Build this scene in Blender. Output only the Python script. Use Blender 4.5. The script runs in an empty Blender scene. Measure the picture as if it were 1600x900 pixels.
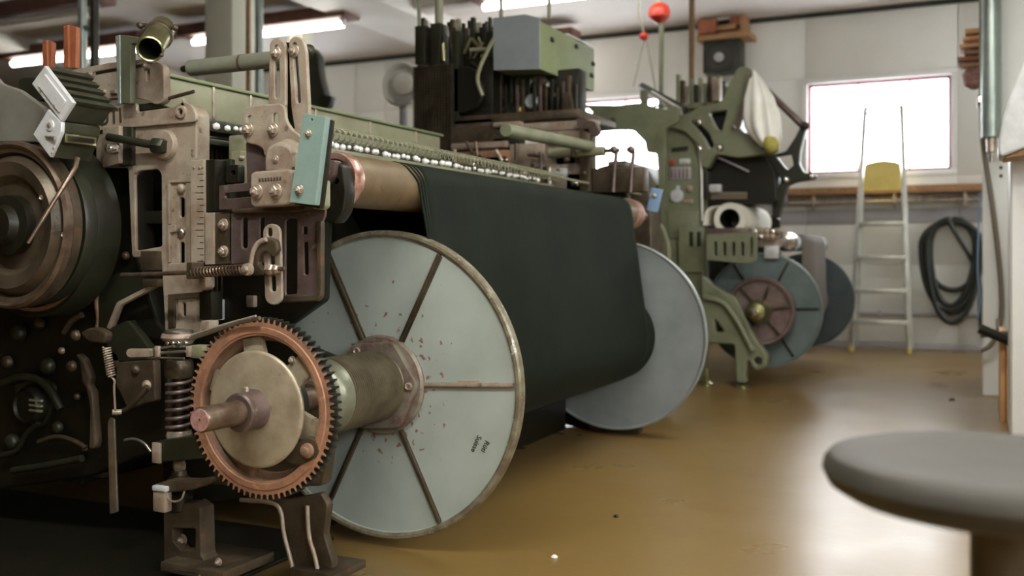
import bpy, bmesh, math, random
from mathutils import Vector, Matrix, noise
random.seed(7)
C = bpy.context.scene.collection
# ------------------------------------------------------------------ camera
F, HC, PPY = 1556.0, 0.95, 400.0          # focal length in px, camera height, horizon row
TH = math.atan(742/F)
FW = Vector((-math.sin(TH), math.cos(TH), 0)); RT = Vector((math.cos(TH), math.sin(TH), 0)); UP = Vector((0,0,1))
cam = bpy.data.cameras.new('camera'); co = bpy.data.objects.new('camera', cam); C.objects.link(co)
co.location = (0,0,HC); co.rotation_euler = (math.radians(90), 0, TH)
cam.sensor_width = 36; cam.lens = 36*F/1600; cam.shift_y = -(450-PPY)/1600
cam.dof.use_dof = True; cam.dof.focus_distance = 2.95; cam.dof.aperture_fstop = 2.3; cam.clip_start = .05
bpy.context.scene.camera = co
# ------------------------------------------------------------------ world and light
sc = bpy.context.scene
w = bpy.data.worlds.new('sky'); sc.world = w; w.use_nodes = True
bg = w.node_tree.nodes['Background']; bg.inputs[0].default_value = (.92,.96,1.0,1); bg.inputs[1].default_value = 12.0
def area(name, loc, rot, sx, sy, power, col):
    l = bpy.data.lights.new(name, 'AREA'); l.shape = 'RECTANGLE'; l.size = sx; l.size_y = sy
    l.energy = power; l.color = col
    o = bpy.data.objects.new(name, l); C.objects.link(o); o.location = loc; o.rotation_euler = rot; return o
# daylight entering the windows of the right-hand wall (beside and behind the camera; the far one added unseen, to brighten the back)
RW = 2.8                                    # x of the right wall
SIDE_WIN = [(-2.0,-0.4), (1.0,2.3), (9.3,10.3)]
for (a, b), pw in zip(SIDE_WIN, (60, 35, 25)):
    area('daylight_and_fill', (RW+.14, (a+b)/2, 2.35), (0, math.radians(90), 0), 1.2, b-a, pw, (1,.99,.92))
sc.view_settings.view_transform = 'Standard'; sc.view_settings.look = 'None'
sc.view_settings.exposure = 0.5; sc.view_settings.gamma = 1
try: sc.view_settings.use_curve_mapping = False
except Exception: pass

def P(px, py, Y=None, X=None, D=None, z=None):
    """photo pixel -> world point on the plane Y=, X=, height z= or at depth D"""
    d = FW + RT*((px-800)/F) + UP*((PPY-py)/F)
    if Y is not None: t = Y/d.y
    elif X is not None: t = X/d.x
    elif z is not None: t = (z-HC)/d.z
    else: t = D
    return Vector((0,0,HC)) + d*t

# ------------------------------------------------------------------ materials
def mat(name, col, col2=None, rough=.5, metal=0, scale=8, lo=.45, hi=.6, bump=.0, bscale=60, col3=None, s3=25, lo3=.62, hi3=.66, stretch=None, spec=.5, rough2=None):
    m = bpy.data.materials.new(name); m.use_nodes = True
    N = m.node_tree.nodes; L = m.node_tree.links; b = N['Principled BSDF']
    b.inputs['Roughness'].default_value = rough; b.inputs['Metallic'].default_value = metal
    b.inputs['Specular IOR Level'].default_value = spec
    tc = N.new('ShaderNodeTexCoord'); mp = N.new('ShaderNodeMapping'); L.new(tc.outputs['Object'], mp.inputs[0])
    if stretch: mp.inputs['Scale'].default_value = stretch
    def ns(sc_, det=6):
        n = N.new('ShaderNodeTexNoise'); n.inputs['Scale'].default_value = sc_; n.inputs['Detail'].default_value = det
        n.inputs['Roughness'].default_value = .62; L.new(mp.outputs[0], n.inputs['Vector']); return n
    def ramp(src, a, c):
        r = N.new('ShaderNodeMapRange'); r.inputs[1].default_value = a; r.inputs[2].default_value = c; L.new(src, r.inputs[0]); return r.outputs[0]
    def mix(f, A, B):
        x = N.new('ShaderNodeMix'); x.data_type = 'RGBA'; L.new(f, x.inputs[0])
        for v, i in ((A,6),(B,7)):
            if isinstance(v, tuple): x.inputs[i].default_value = (*v,1)
            else: L.new(v, x.inputs[i])
        return x.outputs[2]
    cur = tuple(col)
    if col2:
        f = ramp(ns(scale).outputs[0], lo, hi); cur = mix(f, cur, tuple(col2))
        if rough2 is not None:
            r = N.new('ShaderNodeMapRange'); L.new(f, r.inputs[0]); r.inputs[3].default_value = rough; r.inputs[4].default_value = rough2
            L.new(r.outputs[0], b.inputs['Roughness'])
    if col3: cur = mix(ramp(ns(s3).outputs[0], lo3, hi3), cur, tuple(col3))
    if isinstance(cur, tuple): b.inputs['Base Color'].default_value = (*cur,1)
    else: L.new(cur, b.inputs['Base Color'])
    if bump:
        bp = N.new('ShaderNodeBump'); bp.inputs['Strength'].default_value = bump; bp.inputs['Distance'].default_value = .004
        L.new(ns(bscale,3).outputs[0], bp.inputs['Height']); L.new(bp.outputs[0], b.inputs['Normal'])
    return m
M = {}
M['cast'] = mat('cast_iron_paint', (.39,.335,.265), (.24,.165,.12), .45, .25, 9, .42, .68, .25, 90, (.10,.055,.04), 30, .60,.72)
M['castdark'] = mat('cast_iron_oily', (.105,.080,.052), (.045,.033,.020), .38, .4, 8, .4, .65, .25, 80, (.16,.075,.045), 22, .6,.72)
M['purple'] = mat('machined_plate', (.18,.13,.125), (.10,.07,.055), .36, .55, 10, .4, .65, .15, 120, (.26,.22,.19), 24, .6,.7)
M['black'] = mat('greasy_black_iron_and_shade', (.010,.011,.006), (.016,.012,.007), .42, .3, 10, .4, .65, .3, 60)
M['body'] = mat('dark_green_casting', (.024,.028,.015), (.016,.015,.009), .42, .2, 6, .4, .65, .2, 50)
M['olive'] = mat('olive_paint', (.25,.25,.16), (.185,.18,.11), .45, 0, 7, .45, .7, .1, 60)
M['green'] = mat('grey_green_paint', (.185,.20,.125), (.125,.135,.08), .42, 0, 6, .45, .7, .1, 50, (.25,.25,.18), 20, .64,.72)
M['steel'] = mat('bare_steel', (.50,.47,.42), (.30,.26,.22), .28, .9, 14, .4, .65, .1, 150)
M['bolt'] = mat('bolt_steel', (.50,.44,.37), (.30,.22,.17), .34, .55, 30, .4, .65)
M['glint'] = mat('painted_glint', (.92,.92,.9), None, .15, .3)
M['chrome'] = mat('chrome', (.75,.72,.72), None, .16, 1)
M['rod'] = mat('oily_rod', (.20,.15,.11), (.11,.07,.05), .30, .7, 20, .4, .65)
M['rust'] = mat('rusty_gear', (.36,.185,.11), (.22,.11,.07), .55, .2, 14, .42, .66, .3, 90, (.50,.26,.13), 40, .6,.7)
M['gearweb'] = mat('gear_web', (.30,.185,.12), (.17,.10,.065), .5, .25, 14, .42, .66, .25, 90)
M['cover'] = mat('gear_cover', (.37,.315,.225), (.24,.19,.13), .42, .3, 12, .42, .7, .12, 120, (.20,.13,.09), 28, .63,.70)
M['shaftend'] = mat('shaft_end', (.48,.28,.26), (.33,.17,.15), .5, .3, 60, .4, .6, .2, 200)
M['teal'] = mat('teal_paint', (.205,.295,.265), (.175,.255,.23), .42, 0, 20, .4, .7, .1, 120, (.38,.24,.15), 26, .70,.72)
M['copper'] = mat('copper_cap', (.78,.50,.42), (.36,.18,.13), .28, .7, 10, .45, .6)
M['roller'] = mat('roller_paper', (.125,.085,.042), (.20,.14,.07), .48, .1, 6, .45, .68, .1, 60, (.08,.05,.03), 18, .6,.66)
M['brass'] = mat('brass_tube', (.33,.33,.16), (.20,.19,.09), .28, .85, 10, .4, .65)
M['orange'] = mat('orange_wood', (.34,.11,.045), (.24,.07,.03), .6, 0, 10, .4, .65)
M['wood'] = mat('brown_wood', (.36,.20,.09), (.24,.12,.05), .55, 0, 6, .4, .65, stretch=(8,1,8))
M['whitemetal'] = mat('pale_metal', (.62,.64,.66), (.52,.53,.54), .4, .2, 12, .4, .65)
M['ribbed'] = mat('dark_ribbed_housing', (.055,.055,.035), (.035,.035,.02), .35, .2, 14, .4, .65)
M['boxgrey'] = mat('blue_grey_sheet', (.24,.27,.28), (.21,.235,.245), .5, 0, 4, .4, .65)
M['boxgreen'] = mat('green_sheet', (.20,.24,.12), (.17,.20,.10), .45, 0, 4, .4, .65)
M['greypanel'] = mat('guard_panel', (.22,.215,.19), (.17,.165,.14), .42, .1, 6, .4, .65, .1, 80)
M['wall'] = mat('wall_paint', (.72,.715,.67), (.68,.675,.63), .6, 0, 2, .4, .65)
M['band'] = mat('grey_paint_and_shade', (.40,.385,.40), (.36,.35,.36), .6, 0, 2, .4, .65)
M['ceiling'] = mat('ceiling_paint', (.62,.58,.54), (.57,.53,.50), .7, 0, 1.5, .4, .65)
M['beamw'] = mat('ceiling_beam_paint', (.72,.70,.66), (.66,.64,.60), .65, 0, 1.5, .4, .65)
M['column'] = mat('cream_column_paint', (.72,.72,.60), (.66,.66,.54), .55, 0, 2, .4, .65)
M['reflector'] = mat('reflector_housing', (.16,.07,.05), (.12,.05,.04), .6)
M['winframe'] = mat('window_white', (.75,.75,.73), None, .5)
M['winred'] = mat('window_dark_red', (.28,.035,.06), None, .45)
M['alu'] = mat('ladder_aluminium', (.62,.63,.58), (.52,.52,.47), .35, .55, 8, .4, .65)
M['yellow'] = mat('yellow_plate', (.80,.65,.20), (.74,.58,.16), .5, 0, 4)
M['red'] = mat('red_plastic', (.55,.045,.02), (.42,.03,.015), .45, 0, 6)
M['hose'] = mat('black_rubber', (.018,.024,.018), (.03,.035,.028), .45, 0, 8)
M['browntube'] = mat('brown_hose', (.16,.13,.10), None, .45)
M['plastic'] = mat('white_plastic_film', (.92,.92,.88), (.85,.85,.78), .35, 0, 5)
M['bagyellow'] = mat('yellow_olive_cloth', (.50,.44,.10), (.40,.35,.08), .6)
M['cloth'] = mat('white_cloth', (.78,.77,.68), (.70,.68,.60), .7, 0, 5)
M['bluecloth'] = mat('pale_blue_cloth', (.55,.64,.66), (.48,.57,.60), .6, 0, 5)
M['browncloth'] = mat('taupe_warp', (.13,.112,.09), (.10,.086,.07), .8, 0, 60, .4,.6, stretch=(1,20,1))
M['blue'] = mat('blue_paint', (.20,.32,.50), None, .45)
M['seat'] = mat('stool_rubber', (.036,.032,.024), (.05,.044,.034), .6, 0, 5, .4, .65, .1, 40)
M['white'] = mat('white_paint', (.84,.86,.85), (.80,.82,.81), .45, 0, 2)
M['galv'] = mat('galvanised_pipe', (.36,.43,.40), (.28,.33,.31), .35, .6, 5)
M['crate'] = mat('orange_board', (.72,.42,.20), (.62,.34,.16), .6, 0, 5)
M['ink'] = mat('black_ink', (.02,.02,.02), None, .6)
M['brownpipe'] = mat('brown_pipe', (.20,.11,.045), (.15,.08,.03), .5)
M['discb'] = mat('back_flange_paint', (.25,.275,.275), (.20,.22,.22), .38, .1, 5, .4, .7, .08, 60, (.14,.10,.09), 30, .68,.72)
M['mauve'] = mat('mauve_brake_disc', (.235,.175,.165), (.15,.10,.09), .45, .4, 9, .4, .65, .15, 60)

def flange_mat():       # pale green-grey paint with rust flecks clustered round the hub
    m = mat('flange_paint', (.35,.395,.36), (.295,.335,.30), .36, .0, 5, .4, .72, .06, 80)
    N = m.node_tree.nodes; L = m.node_tree.links; b = N['Principled BSDF']
    src = b.inputs['Base Color'].links[0].from_socket
    tc = N.new('ShaderNodeTexCoord')
    ln = N.new('ShaderNodeVectorMath'); ln.operation = 'LENGTH'; L.new(tc.outputs['Object'], ln.inputs[0])
    mr = N.new('ShaderNodeMapRange'); L.new(ln.outputs['Value'], mr.inputs[0])
    for i, v in ((1,.15),(2,.34),(3,.085),(4,-.05)): mr.inputs[i].default_value = v
    rim = N.new('ShaderNodeMapRange'); L.new(ln.outputs['Value'], rim.inputs[0])
    for i, v in ((1,.475),(2,.492),(3,0),(4,.13)): rim.inputs[i].default_value = v
    n = N.new('ShaderNodeTexNoise'); n.inputs['Scale'].default_value = 38; n.inputs['Detail'].default_value = 4; L.new(tc.outputs['Object'], n.inputs['Vector'])
    a = N.new('ShaderNodeMath'); L.new(n.outputs[0], a.inputs[0]); L.new(mr.outputs[0], a.inputs[1])
    a2 = N.new('ShaderNodeMath'); L.new(a.outputs[0], a2.inputs[0]); L.new(rim.outputs[0], a2.inputs[1])
    st = N.new('ShaderNodeMapRange'); st.inputs[1].default_value = .665; st.inputs[2].default_value = .685; L.new(a2.outputs[0], st.inputs[0])
    x = N.new('ShaderNodeMix'); x.data_type = 'RGBA'; L.new(st.outputs[0], x.inputs[0]); L.new(src, x.inputs[6]); x.inputs[7].default_value = (.21,.115,.09,1)
    L.new(x.outputs[2], b.inputs['Base Color'])
    return m
M['flange'] = flange_mat()
def warp_mat():
    m = mat('dark_green_warp', (.0085,.0135,.0085), (.0065,.0095,.0065), .75, 0, 4, .4, .65, spec=.12)
    N = m.node_tree.nodes; L = m.node_tree.links; b = N['Principled BSDF']
    b.inputs['Sheen Weight'].default_value = .02; b.inputs['Sheen Roughness'].default_value = .4
    b.inputs['Sheen Tint'].default_value = (.5,.62,.5,1)
    tc = N.new('ShaderNodeTexCoord'); mp = N.new('ShaderNodeMapping'); mp.inputs['Scale'].default_value = (.6,220,.6)
    n = N.new('ShaderNodeTexNoise'); n.inputs['Scale'].default_value = 1; n.inputs['Detail'].default_value = 2
    L.new(tc.outputs['Object'], mp.inputs[0]); L.new(mp.outputs[0], n.inputs['Vector'])
    bp = N.new('ShaderNodeBump'); bp.inputs['Strength'].default_value = .35; bp.inputs['Distance'].default_value = .003
    L.new(n.outputs[0], bp.inputs['Height']); L.new(bp.outputs[0], b.inputs['Normal'])
    return m
M['warp'] = warp_mat()
def floor_mat():
    m = mat('floor_paint', (.225,.145,.047), (.19,.12,.039), .28, 0, 1.3, .3, .75, .0, 30, (.23,.145,.045), 7, .5,.85, spec=.5)
    N = m.node_tree.nodes; L = m.node_tree.links; b = N['Principled BSDF']
    tc = N.new('ShaderNodeTexCoord')
    n = N.new('ShaderNodeTexNoise'); n.inputs['Scale'].default_value = 2.2; n.inputs['Detail'].default_value = 8
    n2 = N.new('ShaderNodeTexNoise'); n2.inputs['Scale'].default_value = 14; n2.inputs['Detail'].default_value = 5
    L.new(tc.outputs['Object'], n.inputs['Vector']); L.new(tc.outputs['Object'], n2.inputs['Vector'])
    r = N.new('ShaderNodeMapRange'); r.inputs[1].default_value = .3; r.inputs[2].default_value = .7; r.inputs[3].default_value = .27; r.inputs[4].default_value = .33
    L.new(n.outputs[0], r.inputs[0]); L.new(r.outputs[0], b.inputs['Roughness'])
    bp = N.new('ShaderNodeBump'); bp.inputs['Strength'].default_value = .06; bp.inputs['Distance'].default_value = .01
    L.new(n2.outputs[0], bp.inputs['Height']); L.new(bp.outputs[0], b.inputs['Normal'])
    return m
M['floor'] = floor_mat()
def glass_mat(name, rough=.02, tint=(1,1,1), fac=.06):
    m = bpy.data.materials.new(name); m.use_nodes = True; N = m.node_tree.nodes; L = m.node_tree.links
    N.remove(N['Principled BSDF']); t = N.new('ShaderNodeBsdfTransparent'); g = N.new('ShaderNodeBsdfGlossy'); g.inputs['Roughness'].default_value = rough
    t.inputs[0].default_value = (*tint,1); x = N.new('ShaderNodeMixShader'); x.inputs[0].default_value = fac
    L.new(t.outputs[0], x.inputs[1]); L.new(g.outputs[0], x.inputs[2]); L.new(x.outputs[0], N['Material Output'].inputs[0]); return m
M['glass'] = glass_mat('window_glass')
def emis(name, col, s):
    m = bpy.data.materials.new(name); m.use_nodes = True; b = m.node_tree.nodes['Principled BSDF']
    b.inputs['Base Color'].default_value = (*col,1); b.inputs['Emission Color'].default_value = (*col,1); b.inputs['Emission Strength'].default_value = s; return m
M['tube'] = emis('fluorescent_tube', (1,.97,.88), 13)
M['tubeoff'] = mat('unlit_tube', (.75,.75,.72), None, .4)

# ------------------------------------------------------------------ object helpers
ORG = {}
def thing(name, label, cat, loc=(0,0,0), group=None):
    o = bpy.data.objects.new(name, None); C.objects.link(o); o.location = loc; o.empty_display_size = .1
    o['label'] = label; o['category'] = cat
    if group: o['group'] = group
    ORG[o.name] = Vector(loc); return o
def tag(o, label, cat, group=None, kind=None):
    o['label'] = label; o['category'] = cat
    if group: o['group'] = group
    if kind: o['kind'] = kind
    return o
def struct(o): o['kind'] = 'structure'; return o
def link(name, me, m, par=None, ang=35, recenter=True, origin=None):
    if me.vertices and recenter:
        if origin is None:
            lo = Vector((min(v.co[i] for v in me.vertices) for i in range(3))); hi = Vector((max(v.co[i] for v in me.vertices) for i in range(3)))
            c = (lo+hi)/2
            if par is None: c.z = lo.z
        else: c = Vector(origin)
        me.transform(Matrix.Translation(-c))
    else: c = Vector((0,0,0))
    me.name = name
    if ang:
        me.polygons.foreach_set('use_smooth', [True]*len(me.polygons)); me.set_sharp_from_angle(angle=math.radians(ang))
    o = bpy.data.objects.new(name, me); C.objects.link(o)
    me.materials.clear(); me.materials.append(M[m] if isinstance(m,str) else m)
    if par is not None: o.parent = par; o.location = c - ORG[par.name]
    else: o.location = c
    ORG[o.name] = c; return o
def fin(name, bm, m, par=None, **k):
    me = bpy.data.meshes.new(name); bmesh.ops.recalc_face_normals(bm, faces=bm.faces[:]); bm.to_mesh(me); bm.free(); return link(name, me, m, par, **k)
def a_box(bm, x0,x1,y0,y1,z0,z1, bev=0, rot=None):
    r = bmesh.ops.create_cube(bm, size=1); vs = r['verts']; c = Vector(((x0+x1)/2,(y0+y1)/2,(z0+z1)/2))
    for v in vs: v.co = Vector((v.co.x*abs(x1-x0), v.co.y*abs(y1-y0), v.co.z*abs(z1-z0)))
    if bev:
        es = list({e for v in vs for e in v.link_edges}); r2 = bmesh.ops.bevel(bm, geom=es, offset=bev, segments=2, affect='EDGES', profile=.5)
        vs = list({v for f in r2['faces'] for v in f.verts} | {v for v in vs if v.is_valid})
    for v in vs: v.co = (rot @ v.co if rot else v.co) + c
def box(name, m, par, x0,x1,y0,y1,z0,z1, bev=.003, **k):
    bm = bmesh.new(); a_box(bm, x0,x1,y0,y1,z0,z1, min(bev, .3*min(abs(x1-x0),abs(y1-y0),abs(z1-z0)))); return fin(name, bm, m, par, **k)
def bpx(name, m, par, r, Y, th, bev=.003, **k):      # box whose front face is a pixel rectangle on plane Y
    a,b,c,d = r; mx = (a+c)/2
    return box(name, m, par, P(a,b,Y=Y).x, P(c,b,Y=Y).x, Y, Y+th, P(mx,d,Y=Y).z, P(mx,b,Y=Y).z, bev, **k)
def basis(d):
    d = d.normalized(); a = Vector((0,0,1)) if abs(d.z) < .9 else Vector((1,0,0)); u = d.cross(a).normalized(); return u, d.cross(u).normalized(), d
def a_lathe(bm, prof, p0, d, seg=32, cap=True):      # prof: (radius, distance along d)
    u, v, d = basis(Vector(d)); p0 = Vector(p0); rings = []
    for r, t in prof:
        rings.append([bm.verts.new(p0+d*t+(u*math.cos(2*math.pi*i/seg)+v*math.sin(2*math.pi*i/seg))*max(r,1e-5)) for i in range(seg)])
    for a, b in zip(rings, rings[1:]):
        for i in range(seg): bm.faces.new((a[i], a[(i+1)%seg], b[(i+1)%seg], b[i]))
    if cap:
        if prof[0][0] > 1e-4: bm.faces.new(rings[0][::-1])
        if prof[-1][0] > 1e-4: bm.faces.new(rings[-1])
def lathe(name, m, par, prof, p0, d, seg=32, cap=True, **k):
    bm = bmesh.new(); a_lathe(bm, prof, p0, d, seg, cap); return fin(name, bm, m, par, **k)
def cyl(name, m, par, p0, p1, r, seg=20, r2=None, **k):
    p0, p1 = Vector(p0), Vector(p1); l = (p1-p0).length; e = min(r*.12, .003, l*.2); r2 = r if r2 is None else r2
    return lathe(name, m, par, [(r-e,0),(r,e),(r2,l-e),(r2-e,l)], p0, p1-p0, seg, **k)
def a_tube(bm, pts, r, seg=8, closed=False):
    pts = [Vector(p) for p in pts]; n = len(pts); tan = []
    for i in range(n):
        a = pts[(i-1)%n] if (closed or i) else pts[i]; b = pts[(i+1)%n] if (closed or i < n-1) else pts[i]; tan.append((b-a).normalized())
    u, v, _ = basis(tan[0]); rings = []
    for i in range(n):
        if i:
            q = tan[i-1].rotation_difference(tan[i]); u = (q @ u); u = (u - tan[i]*u.dot(tan[i])).normalized()
        v = tan[i].cross(u); rr = r[i] if isinstance(r, (list,tuple)) else r
        rings.append([bm.verts.new(pts[i]+(u*math.cos(2*math.pi*k/seg)+v*math.sin(2*math.pi*k/seg))*rr) for k in range(seg)])
    pr = list(zip(rings, rings[1:])) + ([(rings[-1], rings[0])] if closed else [])
    for a, b in pr:
        for k in range(seg): bm.faces.new((a[k], a[(k+1)%seg], b[(k+1)%seg], b[k]))
    if not closed: bm.faces.new(rings[0][::-1]); bm.faces.new(rings[-1])
def tube(name, m, par, pts, r, seg=8, closed=False, **k):
    bm = bmesh.new(); a_tube(bm, pts, r, seg, closed); return fin(name, bm, m, par, ang=50, **k)
def coil(name, m, par, p0, p1, R, wire, turns, seg=6, per=14):
    p0, p1 = Vector(p0), Vector(p1); u, v, d = basis(p1-p0); n = int(turns*per)
    pts = [p0+(p1-p0)*(i/n)+(u*math.cos(2*math.pi*i/per)+v*math.sin(2*math.pi*i/per))*R for i in range(n+1)]
    return tube(name, m, par, pts, wire, seg)
def smooth(pts, it=2, closed=False):
    pts = [Vector(p) for p in pts]
    for _ in range(it):
        q = [] if closed else [pts[0]]; n = len(pts)
        for i in range(n if closed else n-1):
            a, b = pts[i], pts[(i+1)%n]; q += [a*.75+b*.25, a*.25+b*.75]
        if not closed: q.append(pts[-1])
        pts = q
    return pts
def rnd(pts, r, seg=4):      # round the corners of a 2-D polygon
    out = []; n = len(pts)
    for i in range(n):
        p = Vector(pts[i]); a = Vector(pts[i-1])-p; b = Vector(pts[(i+1)%n])-p
        k = min(r, a.length*.45, b.length*.45)
        if k < 1e-6: out.append(p); continue
        A = p+a.normalized()*k; B = p+b.normalized()*k
        for j in range(seg+1):
            t = j/seg; out.append(A*(1-t)**2 + p*2*t*(1-t) + B*t*t)
    return out
def circ(cx, cy, r, n=24, ry=None): return [(cx+r*math.cos(2*math.pi*i/n), cy+(ry or r)*math.sin(2*math.pi*i/n)) for i in range(n)]
def slot(a, b, w, n=6):      # capsule outline, in the units of its points
    a, b = Vector(a), Vector(b); d = (b-a); an = math.atan2(d.y, d.x); out = []
    for c, s in ((b, an-math.pi/2), (a, an+math.pi/2)):
        for i in range(n+1): t = s+math.pi*i/n; out.append((c.x+math.cos(t)*w/2, c.y+math.sin(t)*w/2))
    return out
def plate_w(name, m, par, loops, Y, th, bev=.002, **k):      # loops of (x,z) in the plane Y, thickness towards +Y
    cu = bpy.data.curves.new(name, 'CURVE'); cu.dimensions = '2D'; cu.fill_mode = 'BOTH'
    bev = min(bev, th*.3); cu.extrude = th/2-bev; cu.bevel_depth = bev; cu.bevel_resolution = 1; cu.offset = -bev
    for lp in loops:
        s = cu.splines.new('POLY'); s.points.add(len(lp)-1); s.use_cyclic_u = True
        for i, p in enumerate(lp): s.points[i].co = (p[0], p[1], 0, 1)
    o = bpy.data.objects.new(name, cu); me = bpy.data.meshes.new_from_object(o); bpy.data.objects.remove(o); bpy.data.curves.remove(cu)
    me.transform(Matrix(((1,0,0,0),(0,0,-1,Y+th/2),(0,1,0,0),(0,0,0,1))))
    return link(name, me, m, par, **k)
def plate(name, m, par, pts, Y, th, holes=(), r=3, bev=.002, **k):
    def cv(lp): return [(lambda q: (q.x, q.z))(P(a, b, Y=Y)) for a, b in lp]
    return plate_w(name, m, par, [cv(rnd(pts, r) if r else pts)]+[cv(h) for h in holes], Y, th, bev, **k)
_b = None
def bolt(px, py, Y, r, par, name='bolt', m='bolt'):     # washer, hexagon nut and stud, facing the near end of the hall
    global _b
    p = P(px, py, Y=Y)
    if _b is None:
        bm = bmesh.new(); a_lathe(bm, [(1.25,0),(1.5,-.05),(1.5,-.25),(1.4,-.32),(.9,-.32)], (0,0,0), (0,1,0), 20)
        a_lathe(bm, [(1.0,-.3),(1.05,-.45),(1.05,-1.1),(.85,-1.25),(.5,-1.25)], (0,0,0), (0,1,0), 6)
        a_lathe(bm, [(.48,-1.2),(.48,-1.7),(.38,-1.85)], (0,0,0), (0,1,0), 12)
        _b = bpy.data.meshes.new('bolt'); bmesh.ops.recalc_face_normals(bm, faces=bm.faces[:]); bm.to_mesh(_b); bm.free()
        _b.polygons.foreach_set('use_smooth', [True]*len(_b.polygons)); _b.set_sharp_from_angle(angle=math.radians(35)); _b.materials.append(M['bolt'])
    o = bpy.data.objects.new(name, _b); C.objects.link(o); s = r*1.12
    o.scale = (s,s,s); o.rotation_euler = (0, random.uniform(0,1), 0)
    o.parent = par; o.location = p-ORG[par.name]; return o
def dome(px, py, Y, r, par, m, name='rivet'):
    p = P(px, py, Y=Y); return lathe(name, m, par, [(r,0.004),(r*.95,-r*.3),(r*.7,-r*.62),(r*.35,-r*.8),(0,-r*.85)], p, (0,1,0), 20)
def text(name, s, m, par, size, Mx, ext=.0006):
    cu = bpy.data.curves.new(name, 'FONT'); cu.body = s; cu.size = size; cu.extrude = ext; cu.align_x = 'CENTER'
    o = bpy.data.objects.new(name, cu); me = bpy.data.meshes.new_from_object(o); bpy.data.objects.remove(o); bpy.data.curves.remove(cu)
    me.transform(Mx); return link(name, me, m, par, ang=0)

# ================================================================== THE ROOM
YB, ZC, XL, YF = 10.94, 3.53, -16.0, -3.0
floor = struct(box('floor', 'floor', None, XL, RW, YF, YB, -.1, 0, 0, origin=(0,0,0)))
struct(box('ceiling', 'ceiling', None, XL, RW, YF, YB, ZC, ZC+.15, 0))
struct(box('wall_left', 'castdark', None, XL-.2, XL, YF, YB+.2, 0, ZC, 0))
struct(box('wall_front', 'castdark', None, XL, RW+.2, YF-.2, YF, 0, ZC, 0))
def wall_with_holes(name, m, horiz, a0, a1, holes, z0, z1, t0, t1):
    """wall along an axis with rectangular openings (a,b,za,zb)"""
    bm = bmesh.new(); cuts = sorted([a0,a1]+[h[0] for h in holes]+[h[1] for h in holes])
    for a, b in zip(cuts, cuts[1:]):
        if b-a < 1e-4: continue
        h = [h for h in holes if h[0] <= a+1e-6 and h[1] >= b-1e-6]
        zs = [(z0, h[0][2]), (h[0][3], z1)] if h else [(z0,z1)]
        for za, zb in zs:
            if horiz: a_box(bm, a,b, t0,t1, za,zb)
            else: a_box(bm, t0,t1, a,b, za,zb)
    return struct(fin(name, bm, m, None, ang=0))
wl, wr = P(1262,200,Y=YB).x, P(1486,200,Y=YB).x
ZW0, ZW1 = P(1375,268,Y=YB).z, P(1375,124,Y=YB).z
WW = wr-wl
wins = [(wl,wr,ZW0,ZW1)]
w2r = P(1030,200,Y=YB).x; wins.append((w2r-1.5, w2r, ZW0-.02, ZW1))
wins.append((w2r-1.5-4.2, w2r-2.7-1.5, ZW0, ZW1))
wb = wall_with_holes('wall_back', 'wall', True, XL, RW+.2, wins, 0, ZC, YB, YB+.2)
wall_with_holes('wall_right', 'wall', False, YF, YB, [(a,b,1.75,2.95) for a,b in SIDE_WIN], 0, ZC, RW, RW+.2)
def window(n, ax, a, b, z0, z1, t, reveal='winred'):
    fr = None
    def bb(bm, a_, b_, za, zb, d0, d1):
        if ax == 'y': a_box(bm, a_, b_, t+d0, t+d1, za, zb, .004)
        else: a_box(bm, t+d0, t+d1, a_, b_, za, zb, .004)
    bm = bmesh.new(); o = .055
    for q in ((a-o,b+o,z1,z1+o),(a-o,b+o,z0-o,z0),(a-o,a,z0,z1),(b,b+o,z0,z1)): bb(bm, *q, -.03, .02)
    fr = struct(fin('window_%d'%n, bm, 'winframe', None))
    bm = bmesh.new(); o = .03
    for q in ((a,b,z1-o,z1),(a,b,z0,z0+o),(a,a+o,z0,z1),(b-o,b,z0,z1)): bb(bm, *q, .03, .10)
    fin('casement', bm, reveal, fr)
    bm = bmesh.new()
    for f in (.36,.72): bb(bm, a+(b-a)*f-.012, a+(b-a)*f+.012, z0+o, z1-o, .05, .085)
    fin('mullion', bm, 'winframe', fr)
    bm = bmesh.new(); bb(bm, a+o, b-o, z0+o, z1-o, .065, .07); fin('pane', bm, 'glass', fr, ang=0)
for i, (a,b,z0,z1) in enumerate(wins): window(i+1, 'y', a, b, z0, z1, YB)
for i, (a,b) in enumerate(SIDE_WIN): window(i+4, 'x', a, b, 1.75, 2.95, RW, 'winframe')  # the last is an added opening, hidden behind the pillar
# cladding panels of the back wall, with open joints
cols = [wl-1.32*k-.02 for k in range(11)][::-1]+[wr+.06]+[wr+.06+1.0*k for k in range(1,4)]
cols = sorted([c for c in cols if not any(a-.2 < c < b+.2 for a,b,_,_ in wins[1:])] + [a-.06 for a,_,_,_ in wins[1:]]+[b+.06 for _,b,_,_ in wins[1:]])
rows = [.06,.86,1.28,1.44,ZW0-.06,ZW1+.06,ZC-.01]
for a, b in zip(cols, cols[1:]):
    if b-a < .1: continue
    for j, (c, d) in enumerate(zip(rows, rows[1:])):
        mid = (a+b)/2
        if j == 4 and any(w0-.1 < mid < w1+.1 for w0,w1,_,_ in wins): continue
        box('wall_panel', 'band' if j == 2 else 'wall', wb, a+.004, b-.004, YB-.012, YB-.0, c+.004, d-.004, .002)  # the grey row paints in the shade under the ledge and pipes
struct(box('baseboard_back', 'band', None, -9, RW, YB-.03, YB-.001, 0.0, .06))
struct(box('trim_1', 'body', None, -9, RW, YB-.04, YB-.013, ZC-.05, ZC-.001))
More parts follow.
